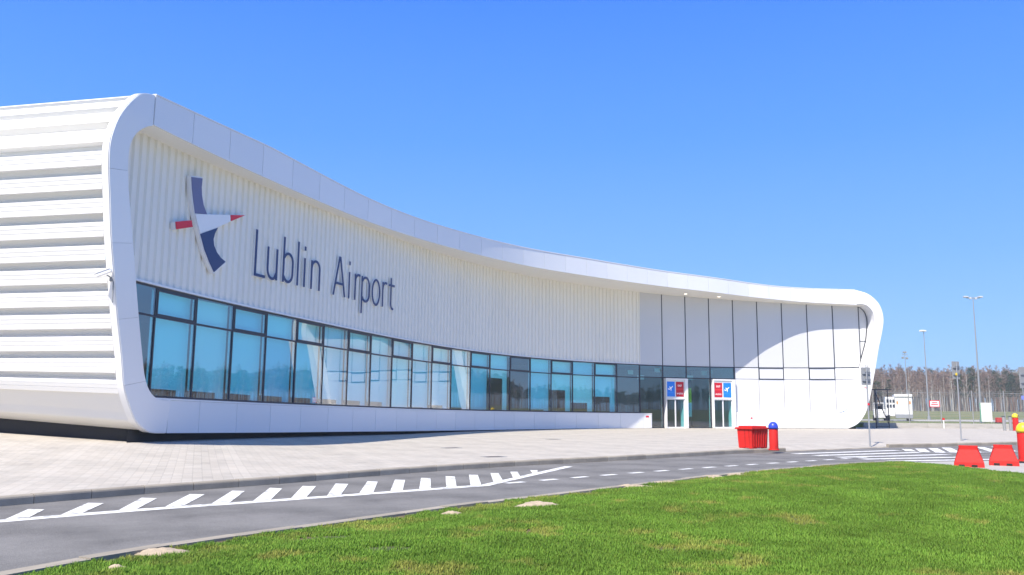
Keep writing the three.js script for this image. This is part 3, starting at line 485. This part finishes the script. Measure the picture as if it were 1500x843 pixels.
{
  const sign = thing('wall_lettering', 'tall thin blue letters mounted on the ribbed wall', 'sign');
  const X = 8.27, Bq = 6.95, C = 8.82, A = 8.92, SW = .115;
  const bowlR = (s, w) => [[s, X - .25], ...arc(s + w / 2, X - .42, w / 2, .38, 150, 0, 8), ...arc(s + w / 2, Bq + .42, w / 2, .38, 0, -150, 8), [s, Bq + .25]];
  const letters = [
    ['L', [[[5.65, C], [5.65, Bq], [6.35, Bq]]]],
    ['u', [[[6.52, X], ...arc(6.86, Bq + .42, .34, .42, 180, 300, 10), [7.17, Bq + .28]], [[7.18, X], [7.18, Bq - .02]]]],
    ['b', [[[7.7, A], [7.7, Bq]], bowlR(7.7, .7)]],
    ['l', [[[8.82, A], [8.82, Bq]]]],
    ['i', [[[9.37, X], [9.37, Bq]], [[9.37, C - .02], [9.37, C - .2]]]],
    ['n', [[[9.96, X], [9.96, Bq]], [[9.96, X - .35], ...arc(10.3, X - .36, .34, .36, 150, 0, 9), [10.64, Bq]]]],
    ['A', [[[11.93, Bq], [12.42, C], [12.5, C], [12.99, Bq]], [[12.12, Bq + .6], [12.82, Bq + .6]]]],
    ['i', [[[13.4, X], [13.4, Bq]], [[13.4, C - .02], [13.4, C - .2]]]],
    ['r', [[[13.99, X], [13.99, Bq]], [[13.99, X - .4], ...arc(14.32, X - .38, .33, .36, 160, 80, 6), [14.46, X - .04]]]],
    ['p', [[[14.68, X], [14.68, 6.36]], bowlR(14.68, .74)]],
    ['o', [arc(16.15, (X + Bq) / 2, .39, .66, 0, 345, 23)]],
    ['r', [[[16.88, X], [16.88, Bq]], [[16.88, X - .4], ...arc(17.18, X - .38, .3, .36, 160, 80, 6), [17.3, X - .04]]]],
    ['t', [[[17.78, 8.62], [17.78, Bq + .25], ...arc(18.0, Bq + .22, .22, .24, 190, 290, 6)], [[17.5, X - .06], [18.16, X - .06]]]],
  ];
  for (const [ch, strokes] of letters) {
    const xs = strokes.flat().map((p) => p[0]), c = (Math.min(...xs) + Math.max(...xs)) / 2, f = frameAt(c / MOD), pos = F(c / MOD, 0, .075);
    const shape = (w, z0, dep) => merge(strokes.map((s, i) => { const g = new THREE.ExtrudeGeometry(ribbon(s.map((p) => [p[0] - c, p[1]]), w, ch === 'o'), { depth: dep + i * .004, bevelEnabled: false, curveSegments: 4 }); g.translate(0, 0, z0); return g; }));
    const m = mesh('letter', shape(SW, .074, .02), M.navy, sign); m.position.copy(pos); m.rotation.y = Math.atan2(-f.tz, f.tx);
    mesh('letter_edge', shape(SW + .035, .0, .07), M.white[1], m);
  }
  // emblem
  const f = frameAt(2.4 / MOD), pos = F(2.4 / MOD, 0, .075), em = thing('wall_emblem', 'large blue, white and red winged emblem on the ribbed wall', 'emblem', [pos.x, 0, pos.z], Math.atan2(-f.tz, f.tx));
  const plate = (pts, name, m) => {
    const c = pts.reduce((a, p) => [a[0] + p[0] / pts.length, a[1] + p[1] / pts.length], [0, 0]), v = (s) => pts.map((p) => new THREE.Vector2(c[0] - 2.4 + (p[0] - c[0]) * s, c[1] + (p[1] - c[1]) * s));
    const g = new THREE.ExtrudeGeometry(new THREE.Shape(v(.985)), { depth: .02, bevelEnabled: false }); g.translate(0, 0, .18); return mesh(name, g, m, em);
  };
  const backing = (pts, dz) => { const s = new THREE.Shape(pts.map((p) => new THREE.Vector2(p[0] - 2.4, p[1]))); const g = new THREE.ExtrudeGeometry(s, { depth: .178 + dz, bevelEnabled: false }); return g; };
  const tail = [[1.15, 9.82], [1.8, 9.94], [1.78, 9.6], [1.83, 9.28], [1.97, 8.95], [2.2, 8.66], [1.5, 8.53], [1.34, 9.0], [1.23, 9.4]];
  const low = [[1.87, 7.86], [2.92, 8.32], [2.76, 8.08], [2.68, 7.83], [2.74, 7.6], [2.95, 7.36], [3.22, 7.2], [3.54, 7.1], [2.84, 6.58], [2.5, 6.93], [2.18, 7.32]];
  const wing = [[1.5, 8.52], [3.67, 8.98], [3.71, 8.73], [2.93, 8.34], [1.87, 7.88], [1.66, 8.2]], tip = [[3.68, 8.98], [4.66, 9.19], [3.72, 8.74]], blk = [[.45, 8.0], [1.33, 8.25], [1.42, 8.02], [.52, 7.74]];
  plate(tail, 'tail_plate', M.slate); plate(low, 'lower_plate', M.navy); plate(wing, 'wing_plate', M.white[2]); plate(tip, 'wing_tip', M.signRed); plate(blk, 'red_plate', M.signRed);
  const grow = (pts, g) => { const c = pts.reduce((a, p) => [a[0] + p[0] / pts.length, a[1] + p[1] / pts.length], [0, 0]); return pts.map((p) => { const d = Math.hypot(p[0] - c[0], p[1] - c[1]); return [c[0] + (p[0] - c[0]) * (1 + g / d), c[1] + (p[1] - c[1]) * (1 + g / d)]; }); };
  [tail, low, wing, tip, blk].forEach((p, i) => mesh('backing', backing(i > 1 ? grow(p, .03) : grow(p, .05), -.004 * i), M.white[1], em));
}

// ------------------------------------------------------------------ street furniture
{ // grit container
  const t = thing('grit_container', 'red plastic grit container with a lid beside the kerb', 'container', [9.75, paveY(9.75, -34.1), -34.1], .62);
  const s = (y) => 1 + .12 * y; // tapering tub
  const tub = grid(24, 4, (u, v) => { const a = u * 4, i = Math.floor(a) % 4, fr = a - Math.floor(a), c = [[-.5, .36], [.5, .36], [.5, -.36], [-.5, -.36]], p = c[i], q = c[(i + 1) % 4], y = .06 + .74 * v; return V((p[0] + (q[0] - p[0]) * fr) * s(y) * .92, y, (p[1] + (q[1] - p[1]) * fr) * s(y) * .92); });
  mesh('tub', mergeGeometries([tub, grid(1, 1, (u, v) => V((u - .5) * .93, .06, (v - .5) * .67))].map((g) => g.toNonIndexed())), M.red, t).geometry.computeVertexNormals();
  for (const z of [1, -1]) for (let i = 0; i < 6; i++) mesh('rib', bar(V(-.36 + i * .145, .1, z * .345), V(-.38 + i * .155, .78, z * .375), .03, .03), M.red, t);
  for (const [x, z] of [[-.36, .24], [.36, .24], [-.36, -.24], [.36, -.24]]) mesh('foot', box(x - .09, x + .09, 0, .07, z - .08, z + .08, .01), M.redDark, t);
  mesh('lid', merge([box(-.57, .57, .79, .86, -.43, .43, .02), box(-.48, .48, .85, .92, -.33, .33, .03)]), M.red, t);
}
function bin(name, label, x, y, z, h, bodyM, capM, group, turn = 0) {
  const t = thing(name, label, 'litter bin', [x, y, z], turn, group), r = h * .155;
  mesh('body', new THREE.LatheGeometry([[0, 0], [r * 1.22, 0], [r * 1.22, .03], [r, .07], [r, h * .74], [0, h * .74]].map((p) => new THREE.Vector2(...p)), 28), bodyM, t);
  const dome = mesh('cap', new THREE.LatheGeometry([[0, h * .741], [r * 1.1, h * .741], [r * 1.1, h * .8], ...Array.from({ length: 8 }, (_, i) => [r * 1.1 * Math.cos(i * .2), h * .8 + h * .2 * Math.sin(i * .2 + .02)]), [0, h]].map((p) => new THREE.Vector2(Math.max(0, p[0]), p[1])), 28), capM, t);
  mesh('opening', box(-r * .55, r * .55, h * .8, h * .88, r * .7, r * 1.06, .01), M.rubber, t);
  return t;
}
bin('litter_bin', 'red litter bin with a blue domed cap next to the red container', 10.25, paveY(10.25, -32.98), -33.0, 1.1, M.red, M.blue, undefined, 2.6).traverse((o) => { if (o.name === 'opening') o.material = M.blue; });
bin('litter_bin', 'red litter bin with yellow cap at the edge of the concrete apron', 17.1, .05, -28.2, 1.28, M.red, M.yellow, undefined, .8);
bin('litter_bin', 'red litter bin with yellow cap by the low wall and dark posts', 42.45, paveY(42.4, -71), -71, 1.45, M.red, M.yellow, undefined, .8);
for (let i = 0; i < 2; i++) { const t = thing('dark_post', 'short dark steel post beside the far yellow-capped bin', 'post', [41.5 + i * .42, .15, -71 + i * .2], 0, 'dark posts by the far bin'); mesh('shaft', rod(V(0, 0, 0), V(-.05, 1.15, 0), .12, .12, 10), M.grey, t); mesh('collar', rod(V(-.05, 1.15, 0), V(-.05, 1.2, 0), .14, .1, 10), M.dark, t); }
{ // plastic barriers
  const prof = (w) => { const s = new THREE.Shape(); s.moveTo(-.3, 0); s.lineTo(.3, 0); s.lineTo(.28, .12); s.lineTo(.09, .5); s.lineTo(.09, .6); s.lineTo(-.09, .6); s.lineTo(-.09, .5); s.lineTo(-.28, .12); s.closePath(); return s; };
  const make = (label, x, z, turn) => {
    const t = thing('plastic_barrier', label, 'barrier', [x, .012, z], turn, 'red plastic road barriers');
    const g = new THREE.ExtrudeGeometry(prof(), { depth: .74, bevelEnabled: true, bevelSize: .015, bevelThickness: .015, bevelSegments: 2 }); g.translate(0, .016, -.37); g.rotateY(Math.PI / 2);
    const p = g.attributes.position; for (let i = 0; i < p.count; i++) p.setX(i, p.getX(i) * (1.06 - .42 * sstep(.08, .52, p.getY(i)))); g.computeVertexNormals();
    mesh('body', g, M.red, t); mesh('top_rail', box(-.26, .26, .585, .635, -.1, .1, .015), M.red, t);
    for (const s of [-.2, .14]) mesh('fork_slot', box(s - .08, s + .08, .02, .075, .296, .33), M.rubber, t);
    return t;
  };
  make('red plastic road barrier at the tip of the lawn', 13.95, -25.85, -.5); make('red plastic road barrier between the other barrier and the yellow-capped bin', 15.5, -26.7, -.5);
}
function signPost(label, x, z, h, w, sh, turn, extra) {
  const y = paveY(x, z), t = thing('sign_post', label, 'sign post', [x, y, z], turn);
  mesh('pole', rod(V(0, 0, 0), V(0, h - .05, 0), .035, .035, 12), M.galv, t);
  mesh('sign_plate', box(-w / 2, w / 2, h - sh, h, -.075, -.055, .008), M.grey, t);
  for (const yy of [h - sh * .32, h - sh * .72]) mesh('bracket', merge([box(-w * .42, w * .42, yy - .05, yy + .03, -.055, .0), box(-w * .18, w * .42, yy + .03, yy + .05, -.055, .03)]), M.truckGrey, t);
  if (extra) extra(t, h); return t;
}
signPost('grey backed traffic sign on a pole in front of the rounded building end', 16.63, -39.2, 3.66, .5, .82, .25, (t, h) => { mesh('finial', merge([box(.02, .05, h, h + .14, -.07, -.05), box(.12, .15, h, h + .1, -.07, -.05)]), M.grey, t); mesh('sticker', box(-.05, .05, 1.9, 2.0, .03, .045), M.signRed, t); });
signPost('tall plain grey backed sign on a pole beyond the painted hatching', 23.9, -44.9, 4.2, .5, .95, .3, (t, h) => mesh('sticker', box(-.12, -.02, h - .75, h - .62, .02, .045), M.yellow, t));
signPost('large grey backed sign on a pole behind the barriers', 25.6, -41.6, 3.75, .8, 1.05, .3);
// gate and airfield fence
function lampPost(label, x, z, h, kind, turn = 0) {
  const y = terrainY(x, z), t = thing('lamp_post', label, 'lamp post', [x, y - .02, z], turn);
  mesh('pole', rod(V(0, 0, 0), V(0, h, 0), .075 + h * .003, .045, 10), M.galv, t); mesh('base', rod(V(0, 0, 0), V(0, .5, 0), .2, .18, 10), M.galv, t);
  if (kind === 'double') { mesh('crossbar', bar(V(-.75, h - .1, 0), V(.75, h - .1, 0), .08), M.galv, t); for (const s of [-1, 1]) mesh('floodlight', merge([box(s * .8 - .24, s * .8 + .24, h - .06, h + .1, -.16, .2, .04), box(s * .3 - .1, s * .3 + .1, h - .25, h, -.1, .1, .02)]), M.truckGrey.clone(), t).material.color.setRGB(.5, .52, .55); }
  if (kind === 'single') mesh('lamp_head', box(-.55, .25, h - .05, h + .18, -.25, .25, .07), M.truck, t);
  if (kind === 'camera') { mesh('crossbar', merge([bar(V(-.5, h - .4, 0), V(.5, h - .4, 0), .1), box(-.3, .25, h - .1, h + .2, -.2, .2, .03), box(-.55, -.25, h - 1.1, h - .75, -.2, .2, .03), box(.2, .5, h - 1.2, h - .85, -.2, .2, .03)]), M.grey, t); }
  if (kind === 'bent') { mesh('arm', rod(V(0, h - .05, 0), V(-.5, h + .75, 0), .07, .05), M.galv, t); mesh('lamp_head', box(-1.0, -.4, h + .65, h + .8, -.12, .12, .04), M.grey, t); mesh('blue_sign', box(-.3, .35, h - 2.3, h - 1.85, .08, .1), M.blue.clone(), t).material.color.setRGB(.2, .25, .75); }
  if (kind === 'fork') for (const s of [-1, 1]) { mesh('arm', rod(V(0, h - .05, 0), V(s * 1.3, h + 1.0, 0), .07, .05), M.galv, t); mesh('lamp_head', box(Math.min(s * 1.2, s * 2.0), Math.max(s * 1.2, s * 2.0), h + .95, h + 1.1, -.14, .14, .04), M.grey, t); }
  return t;
}
lampPost('tall mast with a pair of floodlights beyond the fence', 50.75, -91, 13.7, 'double');
lampPost('slim lamp post with a single white head beyond the fence', 56.0, -113, 11.9, 'single', .3);
lampPost('distant mast with cameras behind the service truck', 70.7, -150, 11.3, 'camera');
lampPost('low lamp post with a bent arm and small blue sign', 57.3, -94, 4.9, 'bent');
lampPost('forked street lamp out over the car park, close to the lawn side', 66, -52, 8, 'fork', .3);
lampPost('forked street lamp out over the car park, between two others', 76, -38, 8, 'fork', .3);
lampPost('forked street lamp out over the car park, at its far end', 92, -60, 8, 'fork', .3);
{ // white notice board in front of the mast
  const x = 50.9, z = -90.2, t = thing('notice_board', 'plain white upright board at the foot of the floodlight mast', 'board', [x, terrainY(x, z), z], -.4);
  mesh('panel', box(-.52, .52, .15, 2.15, -.04, .04, .01), M.truck, t); mesh('green_edge', box(-.6, -.525, .15, 2.15, -.04, .04), mat(.05, .3, .18, .6), t); for (const s of [-.4, .4]) mesh('leg', box(s - .04, s + .04, 0, .15, -.03, .03), M.grey, t);
  const b = thing('red_box', 'small red box on the grass beside the white board', 'box', [x + 1.1, terrainY(x + 1, z), z + .3], 0); mesh('case', box(-.3, .3, .08, .6, -.2, .2, .03), M.red, b); mesh('skid', box(-.34, .34, 0, .08, -.22, .22), M.rubber, b);
}
{ // low retaining wall with the airfield fence standing on it
  const wall = thing('retaining_wall', 'low concrete wall along the edge of the paving', 'wall', [0, 0, -79.1]);
  for (let x = 33; x < 75; x += 3) mesh('wall_block', box(x + .01, x + 2.99, .0, .6, -.12, .12, .015), M.concrete, wall);
  const fence = thing('airfield_fence', 'tall wire mesh airfield fence on steel posts', 'fence', [0, .52, -79.35]);
  const wires = []; for (let i = 0; i < 25; i++) wires.push(box(.06 + i * .12, .07 + i * .12, .05, 2.9, -.005, .005)); for (let j = 0; j < 16; j++) wires.push(box(.03, 2.97, .06 + j * .19, .07 + j * .19, -.0045, .0045));
  const pg = merge(wires), post = rod(V(0, 0, 0), V(0, 3.15, 0), .04, .04, 8), rail = merge([box(.03, 2.97, 2.92, 2.95, -.015, .015), box(0, 3, 3.08, 3.095, -.008, .008)]);
  for (let i = 0; i < 15; i++) { for (const [n, g] of [['post', post], ['wire_panel', pg], ['rail', rail]]) { const m = mesh(n, g, M.grey, fence); m.position.x = 31.5 + i * 3; } }
  const s = thing('fence_sign', 'white sign with a red border hung on the fence', 'sign', [39.9, 2.1, -79.28]); mesh('plate', box(-.48, .48, 0, .62, -.01, .01), M.signRed, s); mesh('face', box(-.42, .42, .06, .56, .01, .018), M.truck, s);
  for (const [y, w] of [[.36, .5], [.18, .66]]) mesh('print_line', box(-w / 2, w / 2, y, y + .09, .018, .022), M.signRed, s);
  const g = thing('steel_gate', 'dark steel gate leaf beside the rounded building end', 'gate', [32.9, .15, -76], 0);
  mesh('gate_frame', merge([bar(V(0, 0, 0), V(0, 3.5, 0), .09), bar(V(1.15, 0, 0), V(1.15, 3.5, 0), .06), bar(V(-.4, 3.45, 0), V(1.5, 3.45, 0), .09), bar(V(0, .15, 0), V(1.15, .15, 0), .06), bar(V(0, 3.3, 0), V(1.15, .3, 0), .05)]), M.dark, g);
  mesh('gate_bars', merge(Array.from({ length: 9 }, (_, i) => box(.1 + i * .115, .112 + i * .115, .15, 3.4, -.006, .006))), M.dark, g);
  const hy = thing('hydrant_post', 'small red and white post in front of the fence', 'post', [40.1, .15, -78.2]); mesh('shaft', rod(V(0, 0, 0), V(0, .9, 0), .05), M.truck, hy); mesh('red_cap', box(-.1, .1, .75, .95, -.05, .05, .02), M.red, hy);
}
{ // service road, lift truck and tractor behind the fence
  const pts = resample([[30, -112], [45, -107], [60, -106], [85, -115], [130, -135]], 2), n = pts.length - 1;
  structure('service_road', grid(n, 3, (u, v) => { const i = Math.round(u * n), a = pts[Math.max(0, i - 1)], b = pts[Math.min(n, i + 1)], l = Math.hypot(b.x - a.x, b.z - a.z), w = 14 * (v - .5), x = pts[i].x - (b.z - a.z) / l * w, z = pts[i].z + (b.x - a.x) / l * w; return V(x, terrainY(x, z) + .03, z); }), M.concrete);
  const x = 47.9, z = -103, y = terrainY(x, z) + .03, t = thing('service_truck', 'white high-bodied airport lift truck parked on the service road', 'truck', [x, y, z], -.35);
  mesh('box_body', box(-.95, .95, .75, 3.15, -2, 1.6, .06), M.truck, t); mesh('roof_rail', box(-1.0, .98, 2.86, 3.2, 1.45, 1.72, .04), M.truck, t); mesh('rear_bumper', box(-.95, .95, .3, .78, 1.3, 1.72, .04), M.truckGrey, t);
  mesh('cab', box(-2.0, -.96, .55, 2.85, -1.5, 1.4, .08), M.white[0], t);
  for (let i = 0; i < 3; i++) for (const yy of [1.55, 2.15]) mesh('cab_window', box(-1.85 + i * .32, -1.62 + i * .32, yy, yy + .4, 1.395, 1.41), M.dark, t);
  for (const s of [-.7, .7]) mesh('tail_light', box(s - .09, s + .09, 2.0, 2.35, 1.6, 1.63), mat(.7, .3, .08, .4), t);
  for (const [a, b] of [[-1.7, 1.1], [.6, 1.1], [-1.7, -1.2], [.6, -1.2]]) { const w = mesh('wheel', rod(V(-.14, 0, 0), V(.14, 0, 0), .4, .4, 18), M.rubber, t); w.position.set(a, .4, b); mesh('hub', rod(V(-.15, 0, 0), V(.15, 0, 0), .18, .18, 12), M.galv, w); }
  const tx = 45.1, u = thing('baggage_tractor', 'small white tractor with a canopy beside the lift truck', 'tractor', [tx, terrainY(tx, -103) + .03, -103.2], -.35);
  mesh('body', box(-.65, .65, .3, 1.35, -1.2, 1.0, .08), M.truck, u); mesh('canopy', box(-.6, .55, 2.05, 2.15, -.8, .9, .03), M.truck, u); for (const [a, b] of [[-.52, .8], [.47, .8], [-.52, -.7], [.47, -.7]]) mesh('canopy_post', box(a - .03, a + .03, 1.34, 2.06, b - .03, b + .03), M.truck, u);
  mesh('seat', box(-.35, .35, 1.34, 1.8, -.3, -.1, .03), M.rubber, u);
  for (const [a, b] of [[-.6, .65], [.6, .65], [-.6, -.75], [.6, -.75]]) { const w = mesh('wheel', rod(V(-.1, 0, 0), V(.1, 0, 0), .32, .32, 16), M.rubber, u); w.position.set(a, .32, b); }
}

// ------------------------------------------------------------------ woodland
{
  const bark = mat(.42, .40, .37, .9), barkDark = mat(.14, .105, .08, .9), twig = mat(.23, .165, .13, 1), twig2 = mat(.27, .185, .145, 1), pineG = mat(.035, .06, .022, 1), pineTrunk = mat(.22, .12, .075, 1);
  const tri = (list) => { const g = new THREE.BufferGeometry(); g.setAttribute('position', new THREE.Float32BufferAttribute(list, 3)); g.setAttribute('uv', new THREE.Float32BufferAttribute(new Float32Array(list.length / 3 * 2), 2)); g.computeVertexNormals(); return g; };
  const birchProto = (i) => {
    const H = rr(11, 14.5), lean = V(rr(-.5, .5), H, rr(-.5, .5)), tr2 = [rod(V(0, -.3, 0), lean.clone().multiplyScalar(.55), .13, .09, 6), rod(lean.clone().multiplyScalar(.55), lean, .09, .02, 5)], tw = [];
    for (let j = 0; j < 22; j++) {
      const f = rr(.32, .97), p = lean.clone().multiplyScalar(f), a = rr(0, 6.28), L = (1.05 - f) * 3.2 + .6, q = p.clone().add(V(Math.cos(a) * L * .6, L * .75, Math.sin(a) * L * .6)); tr2.push(rod(p, q, .035, .012, 3));
      for (let s = 0; s < 26; s++) { const b = p.clone().lerp(q, rr(.2, 1)), d = V(rr(-1, 1), rr(-.3, 1.1), rr(-1, 1)).multiplyScalar(rr(.35, .9)), o = V(rr(-1, 1), rr(-1, 1), rr(-1, 1)).multiplyScalar(.055); tw.push(b.x - o.x, b.y - o.y, b.z - o.z, b.x + o.x, b.y + o.y, b.z + o.z, b.x + d.x, b.y + d.y, b.z + d.z); }
    }
    return [merge(tr2), tri(tw), i % 3 ? bark : barkDark, i % 2 ? twig : twig2];
  };
  const pineProto = () => {
    const H = rr(11.5, 14), tw = [];
    for (let j = 0; j < 46; j++) { const f = rr(.5, 1), R = 2.0 * Math.sqrt(Math.max(.05, 1.03 - f)) + .3, a = rr(0, 6.28), r = R * Math.sqrt(rnd()), c = V(Math.cos(a) * r, H * f, Math.sin(a) * r);
      for (let s = 0; s < 16; s++) { const b = c.clone().add(V(rr(-.6, .6), rr(-.35, .35), rr(-.6, .6))), d = V(rr(-1, 1), rr(-.2, .8), rr(-1, 1)).multiplyScalar(.4), o = V(rr(-1, 1), rr(-1, 1), rr(-1, 1)).multiplyScalar(.13); tw.push(b.x - o.x, b.y - o.y, b.z - o.z, b.x + o.x, b.y + o.y, b.z + o.z, b.x + d.x, b.y + d.y, b.z + d.z); } }
    return [merge([rod(V(0, -.3, 0), V(rr(-.2, .2), H * .95, 0), .16, .04, 6)]), tri(tw), pineTrunk, pineG];
  };
  const birches = Array.from({ length: 6 }, (_, i) => birchProto(i)), pines = Array.from({ length: 4 }, pineProto);
  const spot = [];
  for (let i = 0; i < 290; i++) { const row = Math.floor(i / 58), c = (i % 58) / 58, az = .40 + .26 * c + rr(-.002, .002), D = 262 + row * 7 + rr(-3, 3); spot.push([az * D, -D, c]); }
  spot.forEach(([x, z, c], i) => {
    const pine = rnd() < (c > .5 ? .62 : .05), pr = pine ? pines[i % 4] : birches[i % 6], s = rr(.74, 1.0);
    const label = pine ? 'dark green pine in the wood behind the airfield' : pr[2] === bark ? 'bare pale-trunked birch in the wood behind the airfield' : 'bare brown-trunked tree in the wood behind the airfield';
    const t = thing(pine ? 'pine_tree' : 'birch_tree', label, 'tree', [x, terrainY(x, z), z], rr(0, 6.28), pine ? 'pines at the edge of the wood' : pr[2] === bark ? 'pale birches at the edge of the wood' : 'brown bare trees at the edge of the wood');
    t.scale.set(s, s, s); mesh('trunk', pr[0], pr[2], t); mesh('crown', pr[1], pr[3], t);
  });
  // the depth of the wood, and the belt of trees that runs round behind the car park
  const all = [...birches, ...pines], m4 = new THREE.Matrix4(), q = new THREE.Quaternion(), places = [];
  for (let i = 0; i < 1500; i++) { const az = .30 + .5 * rnd(), D = rr(298, 350); places.push([az * D, -D]); }
  for (let i = 0; i < 2600; i++) { const a = rr(-.95, 1.9), D = rr(235, 300) * (1 + .85 * sstep(-.6, .0, a)); places.push([20 + Math.cos(a) * D, -40 + Math.sin(a) * D]); }
  for (const [ti, pr] of all.entries()) {
    const mine = places.filter((_, i) => (i < 1500 || i % 5 === 0 ? i % all.length : 6 + i % 4) === ti).filter(([x, z]) => !(z < -100 && x / -z < .68 && z > -296));
    for (const j of [0, 1]) {
      const im = new THREE.InstancedMesh(pr[j], pr[2 + j], mine.length); im.name = numbered(j ? 'distant_wood_crowns' : 'distant_wood_trunks'); im.userData = { kind: 'stuff', label: j ? 'massed crowns of the wood far behind the airfield' : 'massed trunks of the wood far behind the airfield', category: 'woodland' };
      mine.forEach(([x, z], i) => { const s = .8 + .35 * hash(i, ti, 77); m4.compose(V(x, terrainY(x, z), z), q.setFromAxisAngle(V(0, 1, 0), hash(i, ti, 78) * 6.28), V(s, s, s)); im.setMatrixAt(i, m4); }); im.castShadow = im.receiveShadow = true; scene.add(im);
    }
  }
}

// ------------------------------------------------------------------ sand, stones and grass
const bare = [[.42, -14.05, .42, .34], [-3.88, -9.62, .34, .22], [-.9, -13.15, .2, .15], [-3.9, -8.6, .12, .08], [2.6, -18.1, .5, .2], [3.5, -19.1, .4, .2], [4.9, -20.9, .5, .22], [5.7, -21.6, .45, .2], [-2.2, -10.4, .45, .28], [-1.3, -9.3, .3, .2]];
bare.forEach(([x, z, rx, rz], i) => {
  if (i >= 8) return;
  const lab = ['pale heap of sand on the lawn', 'sandy hole at the road edge beside a missing stone', 'small sandy scrape at the lawn edge', 'pale lump of rubble at the near road edge', 'sandy crumbs where the lawn meets the road, first of a row', 'sandy crumbs where the lawn meets the road, second of a row', 'sandy crumbs where the lawn meets the road, third of a row', 'sandy crumbs where the lawn meets the road, last of a row'][i];
  const h = i === 0 ? .09 : .07, g = grid(28, 10, (u, v) => { const a = u * 2 * Math.PI, r = v * (1 + .35 * (fbm(.5 + .3 * Math.cos(a) + i * .13, .5 + .3 * Math.sin(a), 8, 3, i + 3) - .5)), px = x + Math.cos(a) * rx * r, pz = z + Math.sin(a) * rz * r; return V(px, M.lawnY(px, pz) - .015 + (h * Math.cos(Math.min(1, v) * 1.5) + .05 * (fbm(px * .5 + 9, pz * .5 + 30, 32, 4, 6) - .5)) * (v < .99 ? 1 : 0), pz); });
  tag(mesh('sand_patch', g, M.sand), lab, 'sand', 'bare sand along the lawn edge');
});
{
  const blade = []; const B = 8;
  for (let i = 0; i < B; i++) { const a = i / B * 6.28 + rr(-.3, .3), r = rr(0, .022), L = rr(.035, .075), w = .0034, lean = rr(.1, .7) * L, x = Math.cos(a) * r, z = Math.sin(a) * r, tx = -Math.sin(a) * w, tz = Math.cos(a) * w, mx = x + Math.cos(a) * lean * .4, mz = z + Math.sin(a) * lean * .4, ex = x + Math.cos(a) * lean, ez = z + Math.sin(a) * lean;
    blade.push(x - tx, 0, z - tz, x + tx, 0, z + tz, mx + tx * .8, L * .6, mz + tz * .8, x - tx, 0, z - tz, mx + tx * .8, L * .6, mz + tz * .8, mx - tx * .8, L * .6, mz - tz * .8, mx - tx * .8, L * .6, mz - tz * .8, mx + tx * .8, L * .6, mz + tz * .8, ex, L, ez); }
  const g = new THREE.BufferGeometry(); g.setAttribute('position', new THREE.Float32BufferAttribute(blade, 3)); g.setAttribute('uv', new THREE.Float32BufferAttribute(new Float32Array(blade.length / 3 * 2), 2)); g.computeVertexNormals();
  const edgeX = (z) => { for (let i = 3; i < edgeL.length - 1; i++) { const a = edgeL[i], b = edgeL[i + 1]; if (z <= a[1] && z >= b[1]) return a[0] + (b[0] - a[0]) * (z - a[1]) / (b[1] - a[1]); } return z > edgeL[3][1] ? -4.77 - (z + 8.45) * .42 : 99; };
  const rightX = (z) => { for (let i = 1; i < lawnR.length - 1; i++) { const a = lawnR[i], b = lawnR[i + 1]; if (z <= a[1] && z >= b[1]) return a[0] + (b[0] - a[0]) * (z - a[1]) / (b[1] - a[1]); } return 99; };
  const pts = [];
  for (let tries = 0; tries < 1500000 && pts.length < 270000; tries++) {
    const z = -5.5 - 22.6 * Math.pow(rnd(), 1.15), xr = Math.min(-z * .72 + 1.2, 15.5), x = rr(Math.max(-6, z * .72 - 1.2), xr); const ex = edgeX(z);
    if (x < ex + .12 + .34 * sstep(.45, .75, fbm(x / 9 + 5, z / 9 + 5, 24, 3, 8)) || x > rightX(z) - .03) continue;
    let ok = true; for (const [bx, bz, rx, rz] of bare) if (((x - bx) / rx) ** 2 + ((z - bz) / rz) ** 2 < 1.05 + rr(-.3, .3)) { ok = rnd() < .04; break; } if (!ok) continue;
    const ed = x - ex, dry = Math.max(sstep(.58, .74, fbm(x / 18 + 7, z / 18 + 7, 22, 4, 10)), sstep(1.9, .1, ed) * sstep(.42, .6, fbm(x / 12 + 1, z / 12 + 1, 20, 4, 14))); if (rnd() < dry * .62) continue;
    pts.push([x, z, dry]);
  }
  const im = new THREE.InstancedMesh(g, new THREE.MeshPhysicalMaterial({ color: 0xffffff, roughness: .75, side: THREE.DoubleSide, specularIntensity: .3 }), pts.length), m4 = new THREE.Matrix4(), q = new THREE.Quaternion(), c = new THREE.Color();
  pts.forEach(([x, z, dry], i) => {
    const s = rr(.6, 1.15) * (.85 + .012 * -z) * (.7 + .75 * fbm(x / 10 + 3, z / 10 + 3, 24, 3, 16)); m4.compose(V(x, M.lawnY(x, z) - .006, z), q.setFromAxisAngle(V(0, 1, 0), rnd() * 6.28), V(s * 1.15, s * rr(.6, .95), s * 1.15)); im.setMatrixAt(i, m4);
    const n = fbm(x / 14 + 2, z / 14 + 2, 20, 4, 12), t = clamp(dry * .8 + rr(-.15, .2), 0, 1), k = .72 + .7 * (n - .2) + rr(-.15, .15);
    im.setColorAt(i, c.setRGB(k * (.14 + .17 * t), k * (.27 + .05 * t), k * (.034 + .04 * t)));
  });
  im.name = 'grass'; im.userData = { kind: 'stuff', label: 'short mown green grass covering the lawn', category: 'grass' }; im.castShadow = im.receiveShadow = true; scene.add(im);
}
// thin spring haze that softens the far wood
scene.fog = new THREE.FogExp2(new THREE.Color(.74, .82, .92), .0005);
renderer.render(scene, camera);
